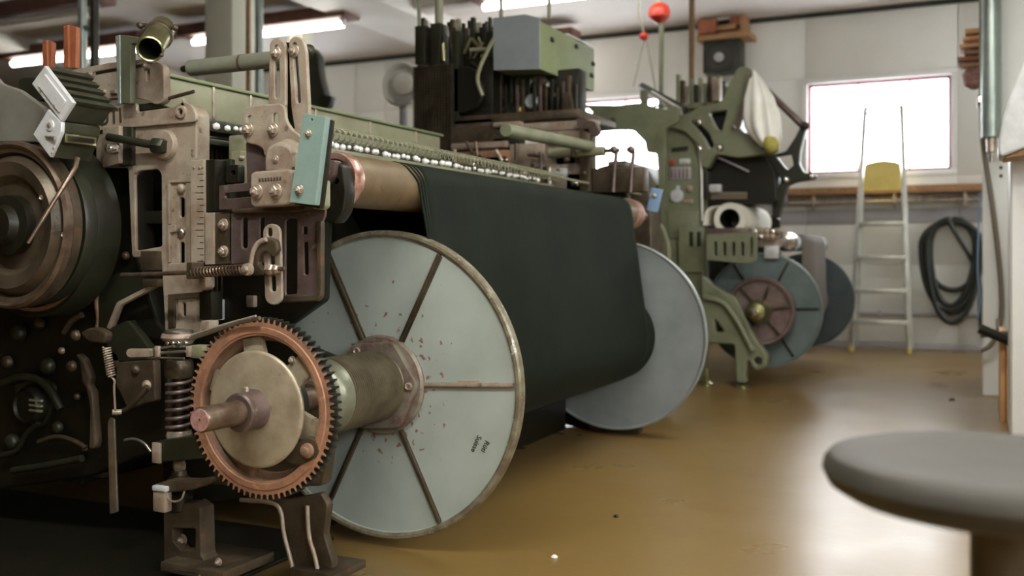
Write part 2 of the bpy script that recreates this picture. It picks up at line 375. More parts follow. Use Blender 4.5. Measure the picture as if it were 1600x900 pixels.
# ceiling beams running away from the camera, and the shallow cross beams
for n, x in enumerate((-5.2, -10.2)):
    struct(box('trim_%d'%(n+2), 'beamw', None, x-.75, x, YF+.01, YB-.05, ZC-.16, ZC-.001, .01))
struct(box('trim_5', 'ceiling', None, XL, RW, 8.6, 8.9, ZC-.10, ZC-.0005, .01))
# column
pc = P(360,100,D=9.0)
struct(box('trim_6', 'column', None, pc.x-.16, pc.x+.16, pc.y-.16, pc.y+.16, 0, ZC-.002, .02))
pc = P(470,300,D=11.0)
struct(box('trim_7', 'column', None, pc.x-.10, pc.x+.1, pc.y-.1, pc.y+.1, 0, ZC-.002, .02))
# fluorescent lights
def lamp(x0, x1, y, z, lit, label, power=0):
    t = thing('ceiling_light', label, 'light', ((x0+x1)/2, y, z), 'fluorescent battens under the ceiling' )
    box('reflector', 'reflector', t, x0-.12, x1+.12, y-.14, y+.14, z+.05, z+.17, .01)
    if power: area('batten_light', ((x0+x1)/2, y, z-.05), (0,0,0), x1-x0, .16, power, (1,.985,.90))
    cyl('lamp_tube', 'tube' if lit else 'tubeoff', t, (x0,y,z), (x1,y,z), .035, 12)
    for x in (x0,x1): box('lamp_holder', 'whitemetal', t, x-.02, x+.02, y-.03, y+.03, z-.02, z+.06)
    for x in (x0+.3,x1-.3): cyl('hanger', 'bolt', t, (x,y,z+.16), (x,y,ZC-.001), .006, 6)
lamp(-10.67,-8.62, 8.3, 3.28, True, 'lit fluorescent batten at far left, above the orange posts')
lamp(-7.8,-5.84, 8.3, 3.28, True, 'lit fluorescent batten crossing behind the cream column')
lamp(-4.25,-2.25, 8.3, 3.28, True, 'lit fluorescent batten above the grey-green machine box')
lamp(-9.0,-7.6, 6.8, 3.28, False, 'unlit fluorescent batten in the top left corner')
lamp(-2.0,-0.1, .55, 3.28, True, 'lit fluorescent batten over the aisle, above the near end of the front loom', 62)
lamp(.3,2.1, .55, 3.28, True, 'lit fluorescent batten over the aisle, above the stool', 24)
lamp(-.9,.9, 4.6, 3.28, True, 'lit fluorescent batten over the middle of the aisle', 40)
lamp(-5.6,-4.2, 10.2, 3.28, True, 'far fluorescent batten left of the dobby machine top')

# ---------------------------------------------------------------- back wall items
a = P(1225,300,Y=YB-.15); b = P(1532,296,Y=YB-.15)
rl = thing('wall_rail', 'long brown wooden ledge with pipes under it below the bright window', 'rail', ((a.x+b.x)/2, YB-.08, 1.5))
box('ledge', 'wood', rl, a.x-3.5, .3, YB-.18, YB-.013, 1.59, 1.665)
for k, z in enumerate((1.55,1.51)): cyl('rail_pipe', 'bolt', rl, (a.x-3.5, YB-.08-.04*k, z), (.3, YB-.08-.04*k, z), .02, 10)
for x in (a.x+.3, a.x+1.1, a.x+1.75): box('bracket', 'bolt', rl, x-.015, x+.015, YB-.15, YB-.013, 1.44, 1.59)
lp = thing('wall_pipe', 'thin grey pipe running low along the back wall behind the ladder', 'pipe', (-1, YB-.06, .35))
cyl('pipe_run', 'band', lp, (-2.4,YB-.05,.36), (0,YB-.05,.36), .022, 10)
for x in (-1.9,-1.0,-.3): box('pipe_clip', 'band', lp, x-.02,x+.02,YB-.075,YB-.012,.33,.39)

# stepladder
YL = YB-.55
ld = thing('stepladder', 'aluminium stepladder with a yellow plate standing in front of the window', 'ladder', tuple(Vector((P(1375,545,Y=YL).x, YL, 0))))
tz = P(1378,170,Y=YB-.2).z
def lpt(f, s):   # point on the ladder front: f height fraction, s side
    bot = (P(1330,545,Y=YL).x, P(1421,545,Y=YL).x)[s]; top = (P(1353,170,Y=YB-.2).x, P(1408,170,Y=YB-.2).x)[s]
    return Vector((bot+(top-bot)*f, YL+(YB-.2-YL)*f, .02+(tz-.02)*f))
for s in (0,1):
    A, B = lpt(0,s), lpt(1,s); d = (B-A).normalized()
    bm = bmesh.new(); q = d.to_track_quat('Z','Y').to_matrix(); L_ = (B-A).length; a_box(bm, -.022,.022,-.03,.03,-L_/2,L_/2,.003)
    bm.transform(Matrix.Translation((A+B)/2) @ q.to_4x4()); fin('side_rail', bm, 'alu', ld)
    box('foot', 'yellow', ld, A.x-.02, A.x+.02, A.y-.035, A.y+.035, 0, .05)
    box('end_cap', 'red', ld, B.x-.02, B.x+.02, B.y-.03, B.y+.03, B.z-.01, B.z+.03)
    C2 = Vector((A.x*.98+B.x*.02, YB-.07, .02))
    tube('rear_leg', 'alu', ld, [C2, lpt(.98,s)+Vector((0,.05,0))], .012, 6)
for y_ in (500,451,399,346):
    f = 0
    for _ in range(20):
        z = P(1375, y_, Y=YL+(YB-.2-YL)*f).z; f = (z-.02)/(tz-.02)
    A, B = lpt(f,0), lpt(f,1); box('step', 'alu', ld, A.x, B.x, A.y-.06, A.y+.05, A.z-.05, A.z, .004)
A, B = lpt(.985,0), lpt(.985,1); cyl('top_bar', 'red', ld, A, B, .012, 8)
A, B = lpt(.655,0), lpt(.655,1); A2 = lpt(.78,0)
plate_w('yellow_plate', 'yellow', ld, [rnd([(A.x+.02,A.z),(B.x-.02,B.z),(B.x-.03,A2.z-.03),((A.x+B.x)/2,A2.z),(A.x+.04,A2.z-.03)], .04)], A.y-.03, .02)

# hose coil
hk = thing('hose_coil', 'black rubber hose coiled on the wall right of the ladder', 'hose', tuple(P(1485,505,Y=YB-.08)))
bm = bmesh.new()
cx, zc_ = P(1487,400,Y=YB-.08).x, P(1487,400,Y=YB-.08).z
pts = []
for i in range(6*36):
    t = i/36*2*math.pi; k = i/36
    rx = .24+.045*math.sin(k*1.7); top = .25+.02*math.cos(k*2.1); dn = .30+.14*math.sin(k*1.3+1)**2+.1*(k > 3)
    s, c_ = math.sin(t), math.cos(t)
    pts.append((cx+rx*s, YB-.06-.016*(k%3)-.02*(k > 3), zc_-.02+.12+ (top*c_ if c_ > 0 else dn*c_*1.45)))
a_tube(bm, pts, .026, 8); fin('hose_loops', bm, 'hose', hk, ang=50)
tube('hose_tail', 'hose', hk, smooth([pts[-1], (cx+.27,YB-.06,zc_-.2), (cx+.25,YB-.08,zc_-.62), (cx+.28,YB-.1,.12), (cx+.4,YB-.12,.1)]), .02, 8)
for k in range(7):
    t = math.radians(-100+k*33); bm = bmesh.new(); a_box(bm, -.006,.006,-.09,0,-.05,.05,0)
    for v in bm.verts: v.co = Matrix.Rotation(t,3,'Y') @ (v.co+Vector((0,0,.24))) + Vector((cx, YB-.02, zc_+.10))
    fin('hook_finger', bm, 'cast', hk)
blue = tube('blue_cord', 'blue', None, smooth([P(1531,300,Y=7.6), P(1528,380,Y=7.6), P(1527,430,Y=7.6), P(1533,470,Y=7.6), P(1527,500,Y=7.6)]), .006, 6)
tag(blue, 'thin blue cord hanging on the left edge of the white pillar', 'cord')

# shelf with dark speaker
YS = YB-.35
sp = thing('wall_shelf', 'small brown wooden shelf high on the back wall over a dark box', 'shelf', tuple(P(1130,60,Y=YS)))
bpx('shelf_board', 'wood', sp, (1088,52,1172,60), YS, .33)
bpx('shelf_back', 'wood', sp, (1090,20,1164,52), YB-.04, .02)
for x in (1098,1160): bpx('shelf_side', 'wood', sp, (x-4,22,x+4,53), YS+.05, .25)
for k,(x0,y0,x1,y1,mm) in enumerate([(1090,30,1118,52,'orange'),(1118,38,1150,46,'wood'),(1140,12,1160,40,'orange'),(1106,22,1144,31,'whitemetal'),(1120,45,1160,52,'crate')]):
    tag(bpx('wood_offcut', mm, None, (x0,y0,x1,y1), YS+.02+.04*k, .12), ['reddish board at the left end of the high wall shelf','brown batten lying in the middle of the high wall shelf','upright reddish board at the right of the high wall shelf','pale strip on top of the stacked boards on the wall shelf','orange offcut at the front right of the high wall shelf'][k], 'board')
sb = thing('fan_box', 'dark square box with a round grey centre under the wall shelf', 'speaker', tuple(P(1126,112,Y=YS)))
bpx('housing', 'body', sb, (1098,62,1156,112), YS+.03, .26, .01)
p = P(1124,90,Y=YS+.03); lathe('grille', 'black', sb, [(.17,0),(.17,-.012),(.15,-.02),(.07,-.01),(.06,-.02),(.0,-.025)], p, (0,1,0), 28)
lathe('centre_cap', 'band', sb, [(.055,0),(.05,-.015),(0,-.022)], p+Vector((0,-.02,0)), (0,1,0), 20)
# red lantern on its pole and hanging wires
p = P(1030,20,Y=8.6)
rd = thing('warning_light', 'red round warning light on a thin pole high above the green loom', 'light', tuple(Vector((p.x,p.y,ZC))))
lathe('red_globe', 'red', rd, [(0,-.10),(.05,-.085),(.095,-.04),(.10,.01),(.085,.05),(.05,.08),(0,.085)], p, (0,0,1), 24)
cyl('pole', 'olive', rd, (p.x,p.y,p.z+.08), (p.x,p.y,ZC-.002), .02, 10)
cyl('lower_pole', 'green', rd, (p.x+.02,p.y,p.z-1.25), (p.x+.02,p.y,p.z-.09), .022, 10)
p2 = P(1006,57,Y=8.6)
rb = thing('pull_switch', 'small red pull switch hanging left of the round red light', 'switch', tuple(Vector((p2.x,p2.y,ZC))))
lathe('red_knob', 'red', rb, [(0,-.045),(.035,-.03),(.045,0),(.03,.03),(0,.04)], p2, (0,0,1), 16)
tube('cord', 'olive', rb, [p2+Vector((0,0,.03)), P(998,22,Y=8.6), Vector((P(998,22,Y=8.6).x,8.6,ZC-.002))], .008, 6)
tube('guy_wire', 'olive', rb, [P(1008,60,Y=8.6), P(990,135,Y=8.6)], .006, 6)
tube('guy_wire', 'olive', rb, [P(1010,60,Y=8.6), P(1026,150,Y=8.6)], .006, 6)
p = P(1081,100,Y=8.0)
tag(cyl('vertical_pipe', 'brownpipe', None, (p.x,p.y,1.6), (p.x,p.y,ZC-.002), .026, 12), 'brown vertical pipe from the ceiling down behind the green loom', 'pipe')

# wood bundle top right
YP = P(1535,618,z=0).y                     # front face of the white pillar
wbd = thing('timber_rack', 'bracket holding short yellow boards near the top of the white pillar', 'rack', tuple(P(1520,105,Y=YP+.4)))
bpx('bracket', 'wood', wbd, (1500,98,1537,104), YP+.35, .1)
for k,(x0,y0,x1,y1,mm) in enumerate([(1508,44,1535,51,'crate'),(1504,56,1536,62,'crate'),(1499,68,1533,73,'crate'),(1506,78,1537,84,'wood'),(1496,88,1530,94,'orange')]):
    tag(bpx('short_board', 'crate' if mm=='yellow' else mm, None, (x0,y0,x1,y1), YP+.33+.03*(k%2), .3),
        ['topmost short board in the rack by the white pillar','second short board from the top in the pillar rack','middle short board in the pillar rack, sticking out left','second short board from the bottom in the pillar rack','lowest reddish short board in the pillar rack'][k], 'board')
bg_ = lathe('plastic_bundle', 'shaftend', None, [(.02,-.1),(.07,-.07),(.085,0),(.05,.06),(.02,.09)], P(1522,118,Y=YP+.42), (0,0,1), 14)
tag(bg_, 'small pink plastic bag hanging under the short boards', 'bag')

# pillar, pipe, hoses
xl = P(1535,400,Y=YP).x
wpil = struct(box('wall_pillar', 'white', None, xl, xl+.9, YP, YP+.9, 0, ZC-.003, .01))
gp = thing('galvanised_pipe', 'thick grey metal pipe hanging in front of the white pillar', 'pipe', tuple(P(1548,215,Y=YP-.12)))
a = P(1549,215,Y=YP-.22); cyl('pipe', 'galv', gp, (a.x,a.y,a.z), (a.x,a.y,ZC-.004), .062, 24)
cyl('end_fitting', 'bolt', gp, (a.x,a.y,a.z-.1), (a.x,a.y,a.z), .03, 12); cyl('outlet', 'steel', gp, (a.x,a.y,a.z-.16), (a.x,a.y,a.z-.1), .016, 10)
c_ = P(1534,150,Y=YP-.08); cyl('conduit', 'green', gp, (c_.x,c_.y,P(1534,165,Y=YP-.08).z), (c_.x,c_.y,ZC-.004), .018, 10)
box('valve', 'chrome', gp, c_.x-.03, c_.x+.03, c_.y-.03, c_.y+.03, P(1534,168,Y=YP-.08).z, P(1534,150,Y=YP-.08).z, .008)
th_ = tube('air_hose', 'browntube', None, smooth([P(1534,168,Y=YP-.08), P(1535,230,Y=YP-.08), P(1548,300,Y=YP-.1), P(1558,380,Y=YP-.1), P(1566,460,Y=YP-.1), P(1564,510,Y=YP-.1), P(1550,540,Y=YP-.1), P(1532,548,Y=YP-.1)],3), .017, 8)
tag(th_, 'brown rubber air hose hanging down the white pillar', 'hose')
for k in (262,275):
    p = P(1564,k,Y=YP); lathe('hole', 'black', wpil, [(.012,0),(.01,-.002),(0,-.002)], p, (0,1,0), 10)
# orange board and dark clamp
ob = thing('board_stack', 'orange-brown boards standing on edge between pillar and white cabinet', 'board', tuple(P(1570,640,Y=6.3)*1.0))
ORG[ob.name].z = 0; ob.location.z = 0
x0, x1 = P(1562,560,Y=6.35).x, P(1590,560,Y=6.35).x
box('board', 'crate', ob, x0, x0+.03, 6.35, 6.9, 0, P(1570,520,Y=6.35).z); box('board', 'crate', ob, x0+.034, x0+.06, 6.32, 6.85, 0, P(1570,530,Y=6.3).z)
box('board', 'orange', ob, x0+.064, x1, 6.36, 6.9, 0, P(1570,545,Y=6.35).z)
cpz = thing('pipe_clamp', 'dark steel clamp bars sticking out above the orange boards', 'clamp', tuple(P(1560,525,Y=6.2)))
tube('bar', 'black', cpz, [P(1530,513,Y=6.25), P(1582,535,Y=6.25)], .028, 8); tube('bar', 'castdark', cpz, [P(1535,524,Y=6.3), P(1578,520,Y=6.3)], .014, 8)
tube('handle', 'bolt', cpz, [P(1558,498,Y=6.25), P(1560,530,Y=6.25)], .010, 6)
st2 = thing('steel_strip', 'vertical steel strip standing beside the white cabinet', 'strip', tuple(Vector((P(1578,400,Y=6.2).x,6.2,0))))
box('strip', 'galv', st2, P(1575,400,Y=6.2).x, P(1580,400,Y=6.2).x, 6.19, 6.21, 0, P(1578,360,Y=6.2).z)
# white cabinet and hood at the right edge
cbx = P(1579,500,Y=5.3).x
cb = thing('tall_cabinet', 'tall white cabinet cut by the right edge of the picture', 'cabinet', (cbx+.4,5.6,0))
box('body', 'white', cb, cbx, cbx+.85, 5.32, 5.95, .06, P(1590,235,Y=5.3).z, .006); box('door', 'white', cb, cbx+.006, cbx+.84, 5.30, 5.318, .07, P(1590,238,Y=5.3).z, .004)
box('plinth', 'band', cb, cbx+.03, cbx+.82, 5.35, 5.93, 0, .06); box('handle', 'alu', cb, cbx+.77, cbx+.79, 5.27, 5.30, .9, 1.1)
# overhead board with rounded edge (near, at the right edge)
hd = thing('overhead_cabinet', 'white rounded wall unit with brown underside at the upper right edge', 'cabinet', tuple(P(1590,240,Y=5.0)))
Yh = 5.0
plate('shell', 'whitemetal', hd, [(1562,246),(1559,225),(1566,190),(1578,150),(1592,115),(1602,92),(1760,80),(1760,200),(1600,232)], Yh, .3, r=8, bev=.01)
plate('underside', 'wood', hd, [(1568,247),(1600,233),(1760,203),(1760,214),(1600,243)], Yh+.02, .26, r=0)

# ================================================================== STOOL
sx = P(1565,738,D=1.235); sx.z = .692
stl = thing('stool', 'round black work stool in the lower right foreground', 'stool', (sx.x,sx.y,0))
lathe('seat', 'seat', stl, [(0,-.045),(.14,-.045),(.185,-.04),(.205,-.028),(.213,-.012),(.211,.0),(.203,.009),(.19,.012),(.15,.006),(.08,.001),(0,0)], (sx.x,sx.y,sx.z-.004), (0,0,1), 64)
lathe('seat_plate', 'bolt', stl, [(.09,-.06),(.09,-.046)], (sx.x,sx.y,sx.z), (0,0,1), 24)
cyl('stem', 'castdark', stl, (sx.x,sx.y,.25), (sx.x,sx.y,sx.z-.055), .036, 20); cyl('spindle', 'steel', stl, (sx.x,sx.y,.12), (sx.x,sx.y,.3), .02, 12)
for k in range(5):
    t = k*2*math.pi/5+.3; e = Vector((sx.x+.27*math.cos(t), sx.y+.27*math.sin(t), .03))
    tube('leg', 'castdark', stl, [(sx.x,sx.y,.16), ((sx.x+e.x)/2,(sx.y+e.y)/2,.11), e], [.022,.018,.014], 8)
    lathe('foot', 'hose', stl, [(.02,-.03),(.022,-.01),(.015,.01)], e, (0,0,1), 12)
lathe('foot_ring', 'steel', stl, [(.17,0),(.178,.008),(.186,0),(.178,-.008),(.17,0)], (sx.x,sx.y,.30), (0,0,1), 40, False)
for k in range(3):
    t = k*2*math.pi/3; tube('ring_strut', 'steel', stl, [(sx.x,sx.y,.3),(sx.x+.175*math.cos(t),sx.y+.175*math.sin(t),.3)], .006, 6)
for k,(x,y,s,n) in enumerate([(866,872,.012,'pale crumb of lint on the floor right of the big flange'),(1488,626,.02,'dark scrap on the floor near the white pillar'),(1415,768,.010,'tiny white speck of lint on the open floor'),(963,808,.010,'small dark chip on the floor before the front loom')]):
    p = P(x,y,z=0); tag(lathe('lint_scrap', 'cloth' if k in (0,2) else 'black', None, [(s*.8,0),(s,.3*s),(s*.5,.8*s),(0,.9*s)], p, (0,0,1), 7), n, 'scrap')

# ================================================================== FRONT LOOM : WARP BEAM
AX = Vector((-1.779, 0, .532))
def ax(y):
    k = max(0, 2.752-y); return Vector((AX.x+.026*k, y, AX.z+.014*k))
Y1, Y2, RF = 2.752, 4.98, .50
wbm = thing('warp_beam', 'big steel warp beam with pale flanges and rusty gear in the front loom', 'warp beam', (AX.x, 3.9, .03))
f1 = lathe('flange', 'flange', wbm, [(.10,0),(.478,0),(.482,-.008),(.492,-.012),(.5,-.006),(.5,.018),(.494,.026),(.48,.022),(.10,.022)], ax(Y1), (0,1,0), 128, origin=ax(Y1))
f2 = lathe('flange', 'discb', wbm, [(.10,0),(.484,0),(.488,-.008),(.495,-.010),(.5,-.004),(.5,.02),(.49,.026),(.10,.022)], ax(Y2), (0,1,0), 128, origin=ax(Y2))
M['rimdirt'] = mat('dirty_flange_rim', (.25,.235,.165), (.15,.12,.08), .42, .3, 20, .42, .6, .1, 80, (.42,.42,.36), 30, .6,.66)
lathe('flange_rim', 'rimdirt', f1, [(.479,.002),(.481,-.008),(.488,-.013),(.497,-.012),(.502,-.006),(.502,.02),(.497,.027)], ax(Y1), (0,1,0), 128, False)
for k, an in enumerate((3,63,117,180,243,297)):
    t = math.radians(an); bm = bmesh.new(); a_box(bm, .15,.476,-.014,.0,-.006,.006,.002); a_box(bm, .16,.470,-.006,.0,-.011,.006,.001)
    bm.transform(Matrix.Translation(ax(Y1)) @ Matrix.Rotation(-t,4,'Y')); fin('rib', bm, 'cast' if k == 0 else 'castdark', f1)
plate('stop_tab', 'cast', f1, [(715,594),(750,594),(750,600),(715,600)], Y1-.008, .008, r=1)
text('stencil_line', 'Rüti', 'ink', f1, .024, Matrix.Translation(P(755,696,Y=Y1-.0012)) @ Matrix.Rotation(math.radians(115),4,'Y') @ Matrix.Rotation(math.radians(90),4,'X'))
text('stencil_line', 'Suisse', 'ink', f1, .024, Matrix.Translation(P(741,692,Y=Y1-.0012)) @ Matrix.Rotation(math.radians(115),4,'Y') @ Matrix.Rotation(math.radians(90),4,'X'))
cyl('barrel', 'castdark', wbm, ax(Y1+.02), ax(Y2), .10, 32)
# hub: round collar, hexagonal plate, threaded sleeve
M['hub'] = mat('hub_paint', (.24,.215,.17), (.17,.11,.085), .45, .3, 16, .42, .58, .2, 90, (.25,.20,.175), 40, .58,.66)
M['thread'] = mat('threaded_sleeve', (.20,.175,.115), (.11,.085,.055), .33, .5, 9, .4, .66)
M['threadpale'] = mat('pale_sleeve', (.20,.215,.16), (.14,.145,.10), .35, .4, 9, .4, .66)
hb = lathe('hub_collar', 'hub', wbm, [(.158,0),(.162,-.012),(.155,-.022),(.12,-.024)], ax(Y1), (0,1,0), 48)
hx = [(AX.x+.158*math.cos(math.radians(60*i+5)), AX.z+.158*math.sin(math.radians(60*i+5))) for i in range(6)]
hp = plate_w('hub_plate', 'hub', hb, [rnd(hx,.02)], Y1-.05, .028, .003)
for i in range(3):
    t = math.radians(120*i+2); p = ax(Y1-.05)+Vector((.128*math.cos(t),0,.128*math.sin(t)))
    lathe('socket_screw', 'bolt', hb, [(.013,.004),(.013,-.006),(.009,-.008),(.006,-.003),(.0,-.003)], p, (0,1,0), 14)
prof = [(.112,-.05)]; y = -.055
while y > -.31: prof += [(.1075,y),(.1145,y-.0025),(.1145,y-.005),(.1075,y-.0075)]; y -= .0105
prof += [(.107,y),(.107,y-.006),(.04,y-.007)]
lathe('threaded_sleeve', 'thread', wbm, prof, ax(Y1), (0,1,0), 64)
lathe('pale_sleeve', 'threadpale', wbm, [(.112,-.318),(.115,-.322),(.112,-.332),(.108,-.352),(.10,-.366),(.085,-.375),(.05,-.38)], ax(Y1), (0,1,0), 48)
# gear
YG = 2.12; GX, GZ = ax(YG).x, ax(YG).z; RG = P(420,638,Y=YG).z-P(420,781,Y=YG).z
NT = 76; lp = []
for i in range(NT):
    for f, r in ((.0,.945),(.16,.95),(.27,1.0),(.53,1.0),(.64,.95),(.8,.945)):
        t = 2*math.pi*(i+f)/NT; lp.append((GX+RG*r*math.cos(t), GZ+RG*r*math.sin(t)))
g = plate_w('spur_gear', 'rust', wbm, [lp, circ(GX,GZ,RG*.80,64)[::-1]], YG, .036, .0015)
g.data.materials.append(M['black'])
for f_ in g.data.polygons:
    q_ = g.data.vertices[f_.vertices[0]].co
    if abs(f_.normal.y) < .5 and math.hypot(q_.x, q_.z) > RG*.9: f_.material_index = 1
lathe('gear_rim_flange', 'rust', g, [(RG*.90,0),(RG*.89,-.003),(RG*.83,-.003),(RG*.80,0.004)], ax(YG), (0,1,0), 80, False)
gw = lathe('gear_rim_inside', 'gearweb', g, [(RG*.80,.001),(RG*.795,.03),(RG*.74,.034),(RG*.73,.05),(RG*.80,.05)], ax(YG), (0,1,0), 80, False)
for an in (42,103,160,250,-18-0):
    t = math.radians(an); bm = bmesh.new(); a_box(bm, .04, RG*.79, .018, .036, -.033, .033, .003)
    for v in bm.verts: v.co.z *= (1.25 if v.co.x < .1 else .95)
    bm.transform(Matrix.Translation(ax(YG)) @ Matrix.Rotation(-t,4,'Y')); fin('gear_spoke', bm, 'gearweb' if an in (250,) else 'cover', g)
lathe('gear_hub', 'black', g, [(.09,.035),(.09,.10),(.05,.11)], ax(YG), (0,1,0), 32)
cv = lathe('cover_disc', 'cover', wbm, [(.02,.016),(.148,.016),(.155,.012),(.157,.004),(.154,.0),(.148,-.002),(.02,-.002)], ax(YG-.02), (0,1,0), 96)
lathe('hub_boss', 'purple', wbm, [(.055,0),(.052,-.012),(.048,-.045),(.051,-.048),(.051,-.062),(.046,-.066),(.03,-.066)], ax(YG-.02), (0,1,0), 40)
lathe('set_screw', 'bolt', wbm, [(.007,0),(.007,.012),(.0045,.013),(.004,.006)], ax(YG-.048)+Vector((-.004,0,.05)), (-.1,0,1), 10)
xe = P(312,657,Y=1.88); YE = 1.89
sh = lathe('shaft', 'rod', wbm, [(.0295,0),(.032,.004),(.032,.5),(.03,.9)], ax(YE), ax(2.74)-ax(YE), 40)
lathe('shaft_face', 'shaftend', sh, [(.029,.002),(.028,-.002),(.004,-.002),(.003,.002)], ax(YE), (0,1,0), 40)
# lever pawl and nuts on the gear spokes
pw = plate('pawl_arm', 'castdark', wbm, [(440,714),(466,690),(478,682),(494,688),(499,702),(492,718),(476,726),(452,726)], YG-.004, .02, r=6, bev=.004)
p = P(481,704,Y=YG-.004); lathe('pawl_pin', 'gearweb', pw, [(.020,0),(.019,-.008),(.011,-.010),(.010,-.018),(.0,-.02)], p, (0,1,0), 20)
p = P(458,562,Y=YG+.04); bb_ = bolt(457,563,YG+.02,.007,g)

# warp yarn sheet
RX, RR = -1.715, .078; RZ = P(800,307,X=RX+.03).z
RZ = P(665,262,X=-1.70).z - RR + .004
bmw = bmesh.new(); prof = []
prof += [Vector((-2.35,0,RZ+RR-.02)), Vector((RX,0,RZ+RR+.002))]
rw = .235
for i in range(1,10):
    t = math.radians(90-i*9.2); prof.append(Vector((RX+(RR+.002)*math.cos(t),0,RZ+(RR+.002)*math.sin(t))))
for i in range(0,30):
    t = math.radians(4-i*8); prof.append(Vector((AX.x+rw*math.cos(t),0,AX.z+rw*math.sin(t))))
ys = [2.785+(4.85-2.785)*i/60 for i in range(61)]
rows_ = []
for j, y in enumerate(ys): rows_.append([bmw.verts.new((p.x,y,p.z)) for p in prof])
for a, b in zip(rows_, rows_[1:]):
    for i in range(len(prof)-1): bmw.faces.new((a[i],a[i+1],b[i+1],b[i]))
ws = fin('warp_sheet', bmw, 'warp', None); md = ws.modifiers.new('s','SOLIDIFY'); md.thickness = .004
tag(ws, 'dark green warp yarn sheet running over the roller down to the beam', 'warp yarn', kind='stuff')
for k, y0 in enumerate((2.705,2.735,2.760)):
    bm = bmesh.new(); pr = [p+Vector((0,0,0)) for p in prof[1:28]]; yy = lambda p: y0+(2.79-y0)*max(0,min(1,(RZ+.05-p.z)/.11)); pr = [p for i, p in enumerate(pr) if i < 14]; r0 = [bm.verts.new((p.x+.002,yy(p),p.z)) for p in pr]; r1 = [bm.verts.new((p.x+.002,yy(p)+.010,p.z)) for p in pr]
    for i in range(len(pr)-1): bm.faces.new((r0[i],r0[i+1],r1[i+1],r1[i]))
    o = fin('selvedge_yarn', bm, 'warp', None); m_ = o.modifiers.new('s','SOLIDIFY'); m_.thickness = .004
    tag(o, ['outermost of three thin selvedge yarn bands left of the warp sheet','middle of three thin selvedge yarn bands on the roller','selvedge yarn band lying closest to the warp sheet'][k], 'yarn')
lathe('wound_yarn', 'warp', wbm, [(.1,0),(rw-.006,0),(rw-.004,Y2-Y1-.04),(.1,Y2-Y1-.04)], ax(Y1+.025), (0,1,0), 64)

# ================================================================== FRONT LOOM
lm = thing('power_loom', 'large greasy weaving loom in the foreground, beige end frame with slotted brackets', 'loom', (-2.3,3.7,0))
YP0 = 2.30
# back-rest roller
ro = lathe('tension_roller', 'roller', lm, [(.045,0),(.06,.0),(.074,.012),(.077,.03),(.078,.05),(.078,2.66),(.07,2.68),(.04,2.69)], (RX,2.40,RZ), (0,1,0), 48)
cpw = lathe('copper_cap', 'copper', ro, [(.05,.03),(.062,-.008),(.078,-.012),(.0835,.0),(.083,.02),(.079,.035)], (RX,2.40,RZ), (0,1,0), 48)
lathe('far_end_cap', 'copper', ro, [(.079,0),(.082,.02),(.078,.12),(.06,.14),(.03,.15)], (RX,4.96,RZ), (0,1,0), 40)
cyl('roller_shaft', 'rod', ro, (RX,2.2,RZ), (RX,5.3,RZ), .024, 16)
plate('roller_bearing', 'black', lm, [(506,262),(520,250),(534,256),(540,300),(536,330),(522,350),(504,344),(500,300)], 2.33, .05, [circ(524,283,5,12)], r=8, bev=.004)
plate('bearing_jaw', 'purple', lm, [(503,262),(512,250),(524,250),(520,275),(508,290),(503,290)], 2.31, .03, r=4)
# crown beam, breast rails and row of painted glints
box('crown_beam', 'olive', lm, -2.62,-2.5, 2.5,4.40, 1.43,1.555, .008)
box('beam_cap', 'boxgreen', lm, -2.64,-2.49, 2.5,4.42, 1.556,1.568, .003)
for y in (2.75,2.95,3.35,3.75,4.15): box('beam_seam', 'bolt', lm, -2.502,-2.494, y, y+.012, 1.44,1.555)
box('rear_rail', 'olive', lm, -2.16,-2.08, 2.45,4.9, 1.245,1.33, .006)
box('dark_rail', 'body', lm, -2.4,-2.3, 2.4,4.9, 1.36,1.40, .004)
box('dark_rail', 'body', lm, -2.3,-2.2, 2.4,4.9, 1.30,1.32, .004)
bm = bmesh.new()
for k in range(64):
    y = 2.34+k*.038+random.uniform(-.014,.014); r = random.uniform(.009,.015)
    bmesh.ops.create_icosphere(bm, subdivisions=1, radius=r, matrix=Matrix.Translation((-2.10, y, 1.345+random.uniform(-.004,.004))))
fin('drop_wire_glints', bm, 'glint', lm, ang=60)['kind'] = 'stuff'  # white balls, oversized, stand in for glints along the drop wires
bm = bmesh.new()
for k in range(110):
    y = 2.45+k*.022; a_box(bm, -2.25,-2.245, y, y+.004, .75, 1.30)
o = fin('heddle_wires', bm, 'castdark', lm, ang=0); o['kind'] = 'stuff'
# long open coil spring above the roller
coil('long_spring', 'olive', lm, P(505,206,X=-1.90), P(880,279,X=-1.90), .019, .0025, 62, 5, 12)
tube('spring_bar', 'olive', lm, [P(505,200,X=-1.93), P(1010,306,X=-1.93)], .007, 6)
# end frame casting
fr = plate('end_frame', 'cast', lm, [(150,172),(213,160),(213,175),(272,167),(284,158),(299,164),(306,178),(306,250),(298,252),(300,440),(313,446),(314,520),(258,520),(252,402),(206,402),(200,262),(150,262)], YP0, .012,
    [rnd([(210,274),(216,267),(246,264),(252,272),(253,385),(212,392)],4), slot((284,312),(284,336),8), slot((284,382),(284,412),8), rnd([(275,466),(277,466),(277,500),(275,500)],.5), slot((287,476),(287,492),6)], r=5, bev=.003)
plate('frame_edge', 'cast', fr, [(270,170),(284,160),(299,164),(306,178),(306,250),(301,250),(300,182),(296,172),(284,167),(270,174)], YP0+.011, .06, r=4)
up = plate('nameplate_band', 'cast', fr, [(110,182),(150,172),(213,160),(213,175),(272,167),(284,158),(299,164),(306,178),(306,190),(208,199),(150,204),(110,206)], YP0-.012, .013, [circ(284,175,5,14)], r=5, bev=.003)
